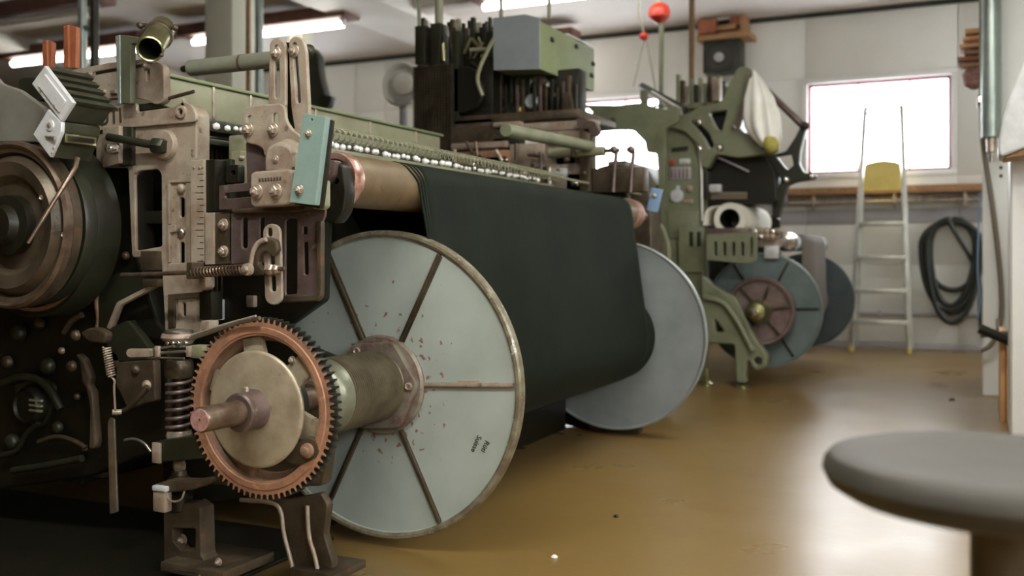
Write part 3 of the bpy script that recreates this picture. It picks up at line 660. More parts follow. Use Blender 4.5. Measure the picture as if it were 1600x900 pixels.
p = P(284,175,Y=YP0-.012); lathe('bearing_eye', 'cast', up, [(.020,0),(.019,-.007),(.0115,-.008),(.0095,.0)], p, (0,1,0), 28, False)
plate('eye_lug', 'cast', up, [(281,166),(285,152),(289,166)], YP0-.012, .014, r=2)
text('cast_lettering', 'RÜTI', 'castdark', up, .066, Matrix.Translation(P(166,194.5,Y=YP0-.0125)) @ Matrix.Rotation(math.radians(-3),4,'Y') @ Matrix.Rotation(math.radians(90),4,'X'), .003)
p = P(260,227,Y=YP0); lathe('boss_flange', 'cast', fr, [(.046,0),(.046,-.012),(.042,-.018),(.018,-.018),(.015,-.005)], p, (0,1,0), 40)
q = P(248,228,Y=YP0-.03)
cyl('link_rod', 'body', lm, P(168,214,Y=YP0-.06), q, .0125, 16); lathe('rod_nut', 'body', lm, [(.022,-.02),(.026,-.012),(.026,.012),(.02,.022)], q, (1,.1,-.1), 6)
# sunk slot column: raised rails round the slots
for nm, pts in (('slot_rail',[(261,282),(296,281),(296,285),(265,286),(265,350),(261,350)]), ('slot_rail',[(261,352),(273,350),(273,362),(265,364),(265,410),(261,410)]), ('slot_rail',[(290,286),(296,286),(297,430),(291,430)]), ('slot_rail',[(262,412),(297,410),(297,424),(262,426)])):
    plate(nm, 'cast', fr, pts, YP0-.008, .01, r=1)
dome(284,295,YP0,.0165,fr,'cast'); dome(284,363,YP0,.0165,fr,'steel')
plate('lower_recess_frame', 'castdark', fr, [(262,460),(312,456),(312,466),(272,468),(272,512),(262,514)], YP0-.008, .01, r=1)
# scale
scl = plate('scale_rule', 'cast', lm, [(297,250),(318,249),(319,410),(298,411)], YP0-.05, .05, r=1)
for k in range(16):
    y0 = 262+k*9.7; L_ = 10 if k%2 else 6
    if k in (4,10): L_ = 13
    bpx('tick', 'black', scl, (318-L_,y0,318,y0+1.0), YP0-.0506, .0015, 0)
for x in (303,312): p = P(x,262,Y=YP0-.05); lathe('rivet', 'bolt', scl, [(.005,.001),(.004,-.003),(0,-.004)], p, (0,1,0), 12)
plate('scale_back', 'black', lm, [(319,250),(336,249),(336,330),(319,332)], YP0-.04, .06, r=1)
plate('dark_bracket', 'body', lm, [(334,250),(360,248),(360,330),(334,332)], YP0+.01, .03, [rnd([(352,262),(372,262),(372,285),(352,285)],2)] if False else (), r=2)
plate('green_clip', 'olive', lm, [(361,236),(376,235),(376,288),(358,288)], YP0+.03, .03, r=2)
dome(377,247,YP0+.03,.009,lm,'bolt','pin')
plate('dark_lug', 'black', lm, [(352,258),(372,257),(372,286),(352,286)], YP0-.0, .03, [circ(364,270,4,10)], r=4)
# block with two nuts
cbk = plate('clamp_block', 'castdark', lm, [(320,333),(362,330),(362,412),(320,414)], YP0-.05, .05, r=2)
plate('block_edge', 'cast', cbk, [(320,333),(334,332),(334,413),(320,414)], YP0-.056, .008, r=1)
bolt(350,351,YP0-.05,.0105,cbk); bolt(350,393,YP0-.05,.0105,cbk)
# slotted bracket group
br = plate('slotted_arm', 'purple', lm, [(342,290),(400,284),(462,280),(462,322),(342,328)], YP0-.06, .012, [slot((355,306),(402,302),9)], r=2)
stem = plate('bracket_stem', 'purple', lm, [(384,222),(420,216),(470,236),(470,300),(386,300)], YP0-.045, .02, r=3)
lb = plate('loop_bracket', 'purple', lm, [(358,328),(440,324),(508,320),(508,338),(502,348),(502,462),(496,471),(438,474),(438,410),(358,413)], YP0-.05, .010,
    [rnd([(445,345),(450,341),(464,341),(464,459),(445,461)],4), slot((382,344),(382,384),9), slot((409,343),(409,378),8), rnd([(472,354),(480,354),(480,366),(472,366)],1), slot((477,381),(478,426),8)], r=6, bev=.004)
plate('loop_rim', 'castdark', lb, [(494,345),(502,345),(502,462),(496,471),(438,474),(438,462),(488,460),(494,455)], YP0-.066, .018, r=4, bev=.005)
plate('bracket_lip', 'castdark', lb, [(360,326),(440,322),(500,312),(508,316),(508,326),(450,333),(362,333)], YP0-.068, .02, r=3, bev=.005)
lk = plate('slotted_link', 'cast', lm, slot((424,363),(427,463),27,8), YP0-.095, .010, [slot((421,360),(421,366),8), slot((424,398),(425,410),8), slot((426,434),(427,452),8)], r=0, bev=.003)
hkz = plate('hook_lever', 'castdark', lm, [(389,418),(391,398),(396,380),(405,371),(416,370),(431,374),(434,392),(426,402),(415,392),(406,398),(402,412),(415,422),(412,430),(394,432)], YP0-.118, .02, r=5, bev=.007)
tube('hook_ridge', 'cast', hkz, smooth([P(392,414,Y=YP0-.122), P(395,392,Y=YP0-.122), P(404,378,Y=YP0-.122), P(416,374,Y=YP0-.122)]), .007, 8)
p = P(389,421,Y=YP0-.13); lathe('pivot_pin', 'bolt', hkz, [(.018,0),(.017,-.012),(.009,-.014),(.008,-.026),(0,-.028)], p, (0,1,0), 20)
rodz = cyl('spring_rod', 'rod', lm, P(190,430,Y=YP0-.09), P(446,420,Y=YP0-.11), .0065, 12)
coil('horizontal_spring', 'rod', lm, P(299,426,Y=YP0-.095), P(384,421,Y=YP0-.105), .0135, .003, 17, 6, 14)
lathe('lock_nut', 'bolt', lm, [(.014,0),(.016,.004),(.016,.02),(.013,.024)], P(417,421,Y=YP0-.112), (1,.0,.0), 6)
lathe('lock_nut', 'bolt', lm, [(.011,0),(.013,.003),(.013,.014),(.01,.018)], P(427,421,Y=YP0-.112), (1,0,0), 6)
plate('rod_guide', 'castdark', lm, [(291,410),(300,410),(300,436),(291,436)], YP0-.11, .05, r=2)
plate('small_foot', 'cast', lm, [(300,434),(321,432),(321,450),(312,455),(300,452)], YP0-.05, .04, r=4)
# upper clamp, dome housing, letter block
gc = plate('upper_clamp', 'cast', lm, [(379,178),(383,168),(394,165),(438,161),(445,168),(447,188),(458,204),(471,213),(471,244),(412,244),(411,232),(399,226),(386,224),(379,214)], YP0-.068, .012, [slot((390,184),(390,196),7), slot((430,181),(430,196),8)], r=6, bev=.004)
bolt(388,203,YP0-.068,.0115,gc); bolt(427,203,YP0-.068,.0115,gc)
dm = plate('dome_housing', 'cast', lm, [(412,272),(412,242),(418,228),(430,221),(444,221),(456,229),(462,244),(462,272)], YP0-.10, .05, r=9, bev=.012)
plate('dome_shell', 'cast', lm, [(425,272),(425,232),(436,218),(450,216),(462,222),(472,238),(474,272)], YP0-.08, .05, r=9, bev=.01)
bolt(431,249,YP0-.10,.0062,dm)
bk = plate('letter_block', 'cast', lm, [(391,272),(396,268),(452,264),(457,268),(457,316),(450,320),(396,324),(391,318)], YP0-.125, .06, r=4, bev=.006)
for k in range(8):
    x = 404+k*4.6; bpx('raised_mark', 'purple', bk, (x, 278.5-k*.35, x+3.0, 284.5-k*.35), YP0-.1262, .002, .0005)
bolt(402,300,YP0-.125,.0125,bk); bolt(432,299,YP0-.125,.0125,bk)
# upright slotted links
l1 = plate('upright_link', 'cast', lm, [(421,68),(427,60),(435,59),(443,64),(446,72),(446,168),(419,168),(420,120)], YP0-.05, .012, [slot((432,74),(433,150),7.5)], r=6, bev=.003)
l2 = plate('upright_link', 'cast', lm, [(451,64),(458,56),(467,57),(474,63),(478,80),(483,178),(478,214),(462,214),(455,170),(452,110)], YP0-.04, .014, [slot((460,70),(466,158),7)], r=6, bev=.003)
bolt(432,84,YP0-.05,.0105,l1); bolt(460,80,YP0-.04,.0105,l2)
plate('dark_spacer', 'black', lm, [(444,66),(462,66),(470,200),(450,200)], YP0-.01, .03, r=3)
dome(482,80,YP0-.0,.02,lm,'body','end_knob')
# the grey-green cross rod behind them
pA, pB = P(296,106,Y=2.42), P(426,88,Y=2.42); pA.z = pB.z = (P(296,107,Y=2.42).z+P(426,93,Y=2.42).z)/2
M['greyrod'] = mat('grey_painted_rod', (.20,.21,.165), (.16,.165,.125), .35, .1, 8, .4, .65)
cr = lathe('cross_rod', 'greyrod', lm, [(.018,0),(.0255,.006),(.0255,(pB-pA).length+.1)], pA, (1,0,0), 32)
lathe('rod_pin', 'body', cr, [(.009,-.03),(.010,-.026),(.010,.01)], pA, (1,0,0), 16)
lathe('rust_ring', 'purple', cr, [(.0257,0),(.0262,.004),(.0257,.010)], pA+Vector((.21,0,0)), (1,.0,0), 32, False)
# teal bar
tb = plate('teal_bar', 'teal', lm, [(474,177),(509,182),(492,321),(452,316)], YP0-.15, .022, [circ(487,187,2.0,10)], r=2, bev=.0015)
plate('bar_side', 'black', tb, [(482,181),(517,187),(500,326),(460,319)], YP0-.128, .02, r=2)
bolt(482,209,YP0-.15,.0062,tb); bolt(468,297,YP0-.15,.0085,tb)
plate('angle_lug', 'olive', lm, [(492,282),(506,281),(506,322),(500,328),(488,326),(488,318)], YP0-.10, .03, r=3)
# ---- upper left: cast arm, square post, brass tube, orange posts
arm = plate('cast_arm', 'cast', lm, [(142,118),(190,108),(234,98),(247,96),(255,102),(257,155),(250,162),(240,163),(232,158),(205,152),(142,156)], YP0+.01, .03, [rnd([(229,103),(233,103),(233,125),(229,125)],1)], r=5, bev=.004)
plate('arm_edge', 'cast', arm, [(110,110),(170,98),(235,92),(235,98),(170,108),(110,119)], YP0-.0, .05, r=1)
bolt(145,116,YP0+.01,.0085,arm); bolt(230,103,YP0+.01,.008,arm)
for x in (158,176): bpx('arm_stud', 'bolt', arm, (x-5,140,x+4,146), YP0-.0, .014, .002)
plate('arm_plate', 'cast', lm, [(160,198),(186,196),(186,255),(160,262)], YP0-.03, .02, r=2)
plate('arm_plate_side', 'body', lm, [(186,197),(206,198),(206,257),(186,260)], YP0-.015, .02, r=1)
M['post'] = mat('dark_olive_post', (.085,.092,.06), (.06,.065,.04), .42, 0, 8, .4, .65)
plate('post_edge', 'galv', lm, [(180,56),(187,54),(188,162),(184,162)], YP0-.053, .006, r=1)
sq = plate('square_post', 'post', lm, [(180,56),(188,54),(214,57),(214,68),(204,68),(204,162),(184,162)], YP0-.05, .022, r=3, bev=.003)
tube('thin_pin', 'rod', lm, [P(258,155,Y=YP0+.03), P(303,143,Y=YP0+.03)], .006, 8)
plate('olive_panel', 'body', lm, [(213,163),(240,160),(262,168),(213,174)], YP0+.02, .03, r=1)
c0, c1 = P(234,77,Y=2.20), P(254,44,Y=2.36)
br_ = lathe('brass_tube', 'brass', lm, [(.033,.01),(.033,-.0),(.036,-.003),(.0395,0),(.039,.06),(.0385,(c1-c0).length)], c0, c1-c0, 40, False)
lathe('tube_bore', 'body', br_, [(.0335,0),(.033,.14),(0,.141)], c0, c1-c0, 32, False)
lathe('tube_clamp', 'castdark', br_, [(.040,.13),(.0445,.132),(.0445,.15),(.040,.153)], c0, c1-c0, 32, False)
tube('clamp_ear', 'castdark', br_, [P(215,38,Y=2.32), P(276,44,Y=2.32)], .006, 8)
dome(219,40,2.31,.010,br_,'castdark','wing_nut'); dome(273,43,2.31,.010,br_,'castdark','wing_nut'); dome(252,86,2.22,.006,br_,'castdark','wing_nut')
for (x0,y0,x1,y1,s) in ((66,62,84,105,1),(99,38,122,106,1)):
    plate('wooden_post', 'orange', lm, [(x0,y0+2),(x0+7,y0),(x0+8,y1),(x0,y1)], 2.55, .01, [circ(x0+3.5,y0+7,1,8)], r=1)
    plate('wooden_post', 'wood' if False else 'orange', lm, [(x0+7,y0),(x1-3,y0+4),(x1-4,y1),(x0+8,y1)], 2.56, .02, r=1)
# drop tubes behind
hz = thing('drop_conduit', 'pair of green conduits with a junction coming down from the ceiling', 'pipe', tuple(Vector((P(130,100,Y=5).x,5,ZC))))
for x, m_ in ((129,'galv'),(148,'body')):
    p = P(x,95,Y=5.0); cyl('conduit', m_, hz, (p.x,p.y,p.z-.1), (p.x,p.y,ZC-.002), .030, 12)
p, q = P(129,42,Y=5.0), P(148,48,Y=5.0); cyl('conduit_joint', 'galv', hz, p, q, .02, 10)
p = P(405,60,Y=6.8); hq = thing('water_pipe', 'thin green vertical pipe just right of the cream column', 'pipe', (p.x,p.y,0)); cyl('pipe', 'galv', hq, (p.x,p.y,0), (p.x,p.y,ZC-.002), .035, 12)
cyl('second_pipe', 'wood', hq, (p.x-.12,p.y,0), (p.x-.12,p.y,ZC-.002), .02, 10)
# ---- sensor boxes
sb1 = thing('ribbed_drive_box', 'pale-faced ribbed metal box tilted above the lower switch box', 'box', tuple(P(80,170,Y=2.0)))
ORGY = 2.0
def prism(name, m, par, pts, Y, th, r=1.5, bev=.003): return plate(name, m, par, pts, Y, th, r=r, bev=bev)
prism('housing', 'ribbed', sb1, [(72,105),(112,160),(95,188),(52,133)], 2.0, .145)
fc = prism('end_plate', 'whitemetal', sb1, [(70,102),(114,160),(95,190),(49,131)], 1.985, .014)
prism('inner_plate', 'whitemetal', sb1, [(69,115),(102,158),(91,176),(58,133)], 1.980, .006)
for q in ((63,138),(85,165)): p = P(*q,Y=1.98); lathe('screw', 'bolt', fc, [(.004,.001),(.0035,-.003),(0,-.003)], p, (0,1,0), 10)
for k in range(5):
    f = k/4.0; a = (76+f*36, 107+f*48)
    o = prism('rib', 'ribbed', sb1, [(a[0]-1,a[1]-4),(a[0]+8,a[1]+3),(a[0]+3,a[1]+8),(a[0]-5,a[1]+1)], 2.002, .145, 1, .002)
lathe('end_knob', 'black', sb1, [(.018,0),(.02,.01),(.018,.04),(0,.042)], P(110,180,Y=2.12)+Vector((.0,0,0)), (.25,1,0), 20)
sb2 = thing('switch_box', 'faceted dark box with pale end plate and name strip under the ribbed box', 'box', tuple(P(80,230,Y=2.0)))
prism('housing', 'ribbed', sb2, [(75,172),(95,190),(94,205),(79,246),(52,211)], 2.0, .14)
f2_ = prism('end_plate', 'whitemetal', sb2, [(75,170),(96,191),(95,207),(78,246),(51,210)], 1.986, .014)
p = P(79,196,Y=1.986); lathe('eyelet', 'whitemetal', f2_, [(.016,.001),(.015,-.004),(.008,-.005),(.006,.001)], p, (0,1,0), 20)
lathe('eyelet_screw', 'bolt', f2_, [(.007,.0),(.006,-.008),(0,-.009)], p, (0,1,0), 10)
tube('toggle', 'bolt', f2_, [P(72,213,Y=1.984), P(86,215,Y=1.975)], .004, 8)
for q in ((84,232),(82,239)): p = P(*q,Y=1.986); lathe('screw', 'bolt', f2_, [(.003,.001),(.003,-.002),(0,-.003)], p, (0,1,0), 10)
A = P(105,208,Y=1.99+.0); 
bm = bmesh.new(); xr = P(95,205,Y=2.0).x
a_box(bm, xr-.004, xr+.006, 2.01, 2.12, P(95,222,Y=2.0).z, P(95,208,Y=2.0).z, .001); fin('name_strip', bm, 'brass', sb2)
bm = bmesh.new(); a_box(bm, xr+.006, xr+.0075, 2.018, 2.112, P(95,219,Y=2.0).z, P(95,211,Y=2.0).z, .0005); fin('strip_window', bm, 'black', sb2)
p = P(172,232,Y=2.16); lathe('bright_button', 'chrome', sb2, [(.016,.02),(.017,.0),(.013,-.010),(.006,-.014),(0,-.015)], p, (0,1,0), 20)
tube('box_lever', 'rod', sb2, [P(121,248,Y=2.06), P(118,262,Y=2.04), P(84,315,Y=1.98), P(44,380,Y=1.93)], [.008,.008,.006,.005], 10)
# ---- left wheels
WX = P(48,350,Y=2.05); 
def wheel(name, m, prof, c, seg=72): return lathe(name, m, lm, prof, c, (0,1,0), seg)
wr_ = P(60,222,Y=2.05).z - P(60,350,Y=2.05).z
w1 = wheel('clutch_wheel', 'castdark', [(.05,0),(wr_*.55,.0),(wr_*.62,-.02),(wr_*.78,-.03),(wr_*.85,-.01),(wr_*.88,0.0),(wr_*.9,-.018),(wr_*.97,-.022),(wr_*1.02,-.008),(wr_*1.02,.03),(wr_*.95,.045),(.05,.05)], P(24,352,Y=2.05))
c_ = P(24,352,Y=2.05)
wheel('clutch_hub', 'black', [(.09,.0),(.088,-.03),(.06,-.035),(.05,-.06),(0,-.062)], c_)
lathe('wheel_rim', 'rod', w1, [(wr_*.955,-.023),(wr_*.99,-.030),(wr_*1.03,-.022),(wr_*1.04,-.006),(wr_*1.02,.0)], c_, (0,1,0), 72, False)
for x,y in ((66,309),(100,367)):
    p = P(x,y,Y=2.03); lathe('wheel_screw', 'bolt', w1, [(.0075,.004),(.0075,-.005),(.0055,-.006),(.003,-.002),(0,-.002)], p, (0,1,0), 14)
wheel('drum', 'body', [(.1,.05),(wr_*.98,.05),(wr_*1.0,.06),(wr_*1.0,.09),(.1,.09)], c_)
c2 = P(52,356,Y=2.2)
w3 = wheel('brake_drum', 'body', [(.12,0),(wr_*1.12,0),(wr_*1.16,-.01),(wr_*1.18,0),(wr_*1.18,.09),(wr_*1.1,.10),(.12,.1)], c2)
lathe('brake_band', 'copper' if False else 'rust', w3, [(wr_*1.05,-.012),(wr_*1.09,-.016),(wr_*1.10,.0)], c2, (0,1,0), 72, False)
plate('guard_panel', 'greypanel', lm, [(-60,60),(0,130),(30,140),(68,168),(85,215),(72,238),(60,222),(0,222),(-60,222)], 2.08, .02, r=6, bev=.004)
plate('guard_shadow_box', 'body', lm, [(28,122),(60,120),(75,150),(60,160),(30,140)], 2.2, .05, r=8)
plate('wheel_spoke', 'gearweb', lm, [(10,268),(58,230),(70,232),(30,276)], 2.07, .02, r=3)
# dark cast body behind and below the wheels, with added dark panels
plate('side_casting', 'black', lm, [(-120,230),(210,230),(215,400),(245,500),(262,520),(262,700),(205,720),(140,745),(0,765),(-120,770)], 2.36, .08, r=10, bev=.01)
plate('added_inner_dark_panel', 'black', lm, [(200,210),(500,220),(505,330),(500,470),(430,520),(310,560),(250,700),(205,700),(200,500)], 2.52, .05, r=6)  # black panel added behind the end frame for the dark loom interior
plate('added_lower_dark_panel', 'black', lm, [(255,560),(420,520),(520,560),(500,700),(440,770),(300,790),(255,790)], 2.62, .05, r=6)  # black panel added behind the gear to keep the inside dark
bmx = [(124,520),(138,512),(152,512),(166,520),(163,537),(136,534)]
plate('rocker_arm', 'castdark', lm, bmx, 2.2, .03, r=6, bev=.006); dome(118,524,2.18,.017,lm,'castdark','pivot'); dome(112,572,2.25,.018,lm,'castdark','pivot')
plate('edge_rib', 'castdark', lm, [(118,552),(128,560),(140,590),(137,602),(143,612),(149,690),(147,702),(138,702),(140,640),(134,606),(128,598),(124,570)], 2.28, .03, r=4, bev=.006)
p = P(50,633,Y=2.34); lathe('cover_dome', 'black', lm, [(.07,.02),(.068,-.01),(.055,-.03),(.05,-.02),(0,-.02)], p, (0,1,0), 28)
for k in range(3): bpx('sight_slot', 'olive', lm, (44,624+k*8,64,628+k*8), 2.31, .01)
plate('lever_casting', 'body', lm, [(155,440),(185,425),(240,430),(247,445),(205,460),(182,480),(165,520),(152,520)], 2.32, .03, r=6, bev=.006)
plate('lever_rim', 'cast', lm, [(166,512),(182,472),(245,440),(247,446),(186,478),(172,516)], 2.30, .02, r=3)
bpx('pad_block', 'castdark', lm, (219,392,245,422), 2.28, .05, .003); bpx('pad_block', 'castdark', lm, (222,436,246,448), 2.28, .05, .003)
tri = plate('triangle_bracket', 'body', lm, [(166,545),(172,512),(200,500),(234,545),(240,562),(170,566)], 2.30, .03, r=4, bev=.004)
plate('bracket_web', 'castdark', lm, [(182,566),(240,562),(242,628),(226,630),(200,640),(180,600)], 2.29, .03, r=5, bev=.004)
dome(212,578,2.29,.016,lm,'castdark','pivot'); dome(230,602,2.29,.017,lm,'cast','pivot')
tube('curved_lever', 'castdark', lm, smooth([P(180,646,Y=2.25), P(200,640,Y=2.25), P(220,618,Y=2.25), P(230,604,Y=2.25)]), .009, 8)
coil('tension_spring', 'cast', lm, P(166,542,Y=2.22), P(174,588,Y=2.22), .0115, .0026, 12, 6, 12)
tube('spring_hook', 'cast', lm, smooth([P(173,588,Y=2.22), P(180,595,Y=2.22), P(178,602,Y=2.22), P(180,640,Y=2.22)]), .0035, 6)
cyl('hook_stud', 'cast', lm, P(175,644,Y=2.22), P(190,644,Y=2.24), .009, 12)
tube('arched_rod', 'steel', lm, smooth([P(195,688,Y=2.26), P(210,685,Y=2.26), P(226,692,Y=2.26), P(236,706,Y=2.26)]), .005, 8)
plate('hanging_strap', 'steel', lm, [(168,660),(172,652),(178,655),(183,800),(171,804)], 2.26, .008, r=2)
# ---- levers, pivots and shafts half lost in the dark under the wheels
random.seed(5)
for (x,y,r_,m_) in ((62,505,.02,'castdark'),(30,520,.03,'body'),(96,548,.012,'bolt'),(12,566,.022,'castdark'),(75,572,.03,'body'),(132,700,.010,'cast'),(150,424,.017,'castdark'),(163,450,.016,'gearweb'),(20,690,.03,'body'),(90,668,.022,'body'),(196,400,.014,'castdark'),(120,620,.012,'castdark')):
    dome(x, y, 2.345, r_, lm, m_, 'pivot')
for pts, r_, m_ in (([(0,600),(40,585),(75,600),(95,640)],.014,'body'),([(60,690),(90,680),(120,690),(134,700)],.008,'castdark'),([(150,520),(156,500),(150,470),(156,452)],.009,'gearweb'),([(20,735),(70,728),(128,716)],.012,'body'),([(112,470),(140,455),(160,430)],.010,'castdark'),([(100,520),(112,500),(128,492)],.011,'castdark'),([(0,712),(30,705),(38,680),(60,660)],.010,'body')):
    tube('linkage_rod', m_, lm, smooth([P(a,b,Y=2.33) for a, b in pts]), r_, 8)
plate('cover_casting', 'body', lm, [(20,600),(60,588),(84,602),(80,640),(66,668),(44,668),(28,640)], 2.345, .03, [rnd([(38,618),(68,616),(66,648),(42,650)],4)], r=8, bev=.006)
for (x0,y0,x1,y1,m_) in ((196,330,252,350,'olive'),(150,500,158,520,'castdark'),(188,362,200,372,'body'),(140,730,160,746,'castdark')): bpx('dark_block', 'body' if m_=='olive' else m_, lm, (x0,y0,x1,y1), 2.40, .06, .003)
# ---- vertical spindle with the big spring
SX = P(280,620,Y=2.20)
def sp_z(py): return P(280,py,Y=2.20).z
def spl(name, m, rs, seg=32): return lathe(name, m, lm, [(r, sp_z(py)) for r, py in rs], (SX.x, 2.20, 0), (0,0,1), seg)
spl('clamp_disc', 'steel', [(.035,527),(.041,524),(.041,518),(.036,515)]); spl('clamp_seat', 'cast', [(.03,540),(.045,532),(.052,527),(.048,521)])
spl('washer', 'body', [(.04,544),(.044,541),(.042,537)]); 
for q in (262,270,279,290): dome(q,536,2.16,.007,lm,'chrome','stud')
spl('spring_collar', 'castdark', [(.036,590),(.040,586),(.041,568),(.036,562)])
spl('spindle_core', 'black', [(.020,700),(.020,585)])
coil('compression_spring', 'purple', lm, (SX.x,2.20,sp_z(672)), (SX.x,2.20,sp_z(590)), .034, .0062, 6.2, 8, 24)
spl('lower_cup', 'bolt', [(.036,684),(.038,680),(.034,672)])
plate('fork_arm', 'cast', lm, [(196,552),(199,545),(236,545),(236,558),(200,559)], 2.13, .012, r=4)
tube('fork_rod', 'steel', lm, [P(236,546,Y=2.14), P(272,541,Y=2.14)], .0035, 8); tube('fork_rod', 'steel', lm, [P(246,552,Y=2.14), P(290,549,Y=2.14)], .0042, 8); tube('fork_rod', 'steel', lm, [P(230,559,Y=2.14), P(288,560,Y=2.14)], .003, 8)
for x in (244,293): bpx('fork_pin', 'cast', lm, (x-3,541,x+3,558), 2.13, .012, .002)
bpx('fork_block', 'olive', lm, (296,540,316,560), 2.19, .04, .003)
tube('flat_lever', 'steel', lm, [P(300,529,Y=2.115), P(330,519,Y=2.11), P(372,504,Y=2.105), P(406,497,Y=2.10)], .0055, 8)
tube('flat_lever_back', 'cast', lm, [P(300,524,Y=2.14), P(352,507,Y=2.13), P(400,494,Y=2.12)], .004, 8)
bpx('side_pad', 'cast', lm, (314,501,327,516), 2.2, .04, .003); bpx('side_post', 'black', lm, (311,456,330,500), 2.28, .05, .003)
bpx('side_post', 'whitemetal', lm, (333,468,345,500), 2.5, .02, .003); bpx('side_post', 'cast', lm, (384,462,396,480), 2.5, .02, .003)
ybk = plate('yoke_block', 'body', lm, [(237,692),(251,688),(320,680),(326,716),(252,722),(238,724)], 2.13, .07, r=2, bev=.003)
bpx('yoke_face', 'cast', ybk, (237,692,250,724), 2.124, .008, .002)
bm = bmesh.new()
spl('yoke_nut', 'bolt', [(.016,735),(.019,732),(.019,724),(.015,720)], 6)
spl('yoke_cup', 'castdark', [(.03,765),(.034,760),(.034,748),(.022,742),(.02,735)])
plate('claw_plate', 'castdark', lm, [(238,758),(262,750),(300,752),(332,745),(330,756),(300,766),(262,770),(240,772)], 2.12, .05, r=4, bev=.004)
cw = bpx('claw', 'cast', lm, (238,762,257,801), 2.11, .03, .005); bpx('claw_cap', 'whitemetal', cw, (237,760,258,768), 2.105, .04, .003)
spl('foot_boss', 'black', [(.02,800),(.036,795),(.04,775),(.03,768)]); tube('wire_loop', 'bolt', lm, smooth([P(258,772,Y=2.12), P(268,785,Y=2.12), P(284,782,Y=2.12), P(288,768,Y=2.12)]), .003, 6)
ft = plate('foot_post', 'castdark', lm, [(255,790),(300,786),(312,795),(314,868),(326,888),(256,888)], 2.18, .06, [rnd([(270,826),(305,826),(305,860),(282,860),(270,846)],2)], r=3, bev=.003)
plate('foot_recess', 'black', ft, [(266,822),(310,822),(310,864),(266,864)], 2.22, .02, r=1)
bolt(286,843,2.215,.010,ft)
bpx('foot_plate', 'castdark', lm, (250,886,348,902), 2.12, .22, .004); bolt(342,878,2.15,.007,lm)
tube('floor_strip', 'chrome', lm, [P(252,888,Y=2.06), P(312,900,Y=2.06)], [.002,.005], 6)
# ---- curved leg beneath the gear
cl = plate('curved_leg', 'castdark', lm, [(385,778),(430,780),(446,782),(500,770),(512,790),(506,835),(510,850),(520,880),(514,905),(460,905),(452,862),(445,838),(443,804),(430,790),(385,787)], 2.33, .03, r=4, bev=.004)
tube('leg_rim', 'cast', cl, smooth([P(376,781,Y=2.31), P(425,784,Y=2.31), P(440,796,Y=2.31), P(443,835,Y=2.31), P(452,865,Y=2.31), P(458,892,Y=2.31)]), .0065, 8)
tube('leg_rim', 'cast', cl, smooth([P(480,790,Y=2.31), P(482,840,Y=2.31), P(492,868,Y=2.31), P(497,895,Y=2.31)]), .0065, 8)
bpx('leg_foot', 'castdark', cl, (452,893,522,906), 2.28, .16, .004)
# ---- interior and far end of the loom (dark shafts, far frame)
box('added_side_dark_screen', 'black', lm, -3.95,-3.92, 2.35,5.2, .04,1.15, .004); box('floor_shade_sheet', 'black', lm, -4.6,-1.97, 1.75,2.75, .0,.012, .003)  # side panel added to block light; black floor sheet stands for the loom's shade
box('loom_floor_beam', 'black', lm, -3.9,-2.3, 2.6,2.7, .35,.75, .01)
box('batten', 'body', lm, -2.75,-2.6, 2.5,4.9, .85,1.0, .01); box('girt', 'black', lm, -2.9,-2.75, 2.4,5.1, .18,.42, .01)
box('added_dark_screen', 'black', lm, -2.06,-2.04, 2.76,4.95, .02,1.2, .004)  # added black plate, reaching down to hide bright reflections on the floor
box('drop_box', 'body', lm, -3.6,-3.2, 2.35,5.0, .8,1.1, .02)
cyl('cloth_beam', 'castdark', lm, (-3.7,2.4,.55), (-3.7,5.1,.55), .09, 24)
cyl('drive_shaft', 'rod', lm, (-2.5,2.3,.62), (-2.5,5.1,.62), .03, 16)
ff = plate_w('far_end_frame', 'body', lm, [rnd([(-3.9,0),(-3.7,0),(-3.5,.04),(-2.2,.04),(-2.05,0),(-1.85,0),(-1.75,.35),(-1.85,.8),(-1.75,1.1),(-1.75,1.3),(-2.2,1.35),(-2.4,1.56),(-3.3,1.56),(-3.9,1.1)],.04)], 5.12, .06, .006)  # lower edge carried nearly to the floor to block light from behind
plate_w('beam_bearing', 'castdark', lm, [rnd([(-1.95,.0),(-1.66,0),(-1.60,.45),(-1.65,.6),(-1.82,.62),(-1.95,.5)],.03)], 5.06, .05, .006)
plate_w('near_foot_frame', 'black', lm, [rnd([(-3.9,0),(-3.7,0),(-3.5,.3),(-2.9,.3),(-2.9,1.3),(-3.9,1.1)],.04)], 2.45, .06, .006)
plate('bearing_cradle', 'castdark', lm, [(330,760),(505,760),(520,660),(500,600),(450,590),(400,600),(350,650)], 2.36, .04, [circ(455,632,22,24)], r=10, bev=.006)
# machine parts at the far end, seen over the warp
Z = 5.06
fe = [(700,186,770,200,'purple'),(700,196,790,240,'castdark'),(704,222,792,232,'cast'),(706,236,794,262,'rust'),(812,190,930,204,'cast'),(840,204,922,226,'cast'),(796,224,850,262,'cast'),(742,244,792,262,'purple'),(852,226,922,300,'cast'),(860,262,885,276,'whitemetal'),(700,262,850,296,'castdark'),(905,200,922,300,'castdark'),(868,236,900,258,'purple'),(770,214,812,224,'body'),(925,262,1005,300,'castdark'),(770,190,812,198,'cast'),(884,270,915,300,'purple')]
for k,(x0,y0,x1,y1,m_) in enumerate(fe): bpx('end_casting', m_, lm, (x0,y0,x1,y1), Z-.02*(k%4), .06+.02*(k%3), .006)
for k in range(16):
    x = 710+k*13.5; y = 236+((k*37)%52); dome(x, y, Z-.09, .012+.006*(k%3), lm, ['bolt','purple','chrome','castdark'][k%4], 'stud')
random.seed(11)
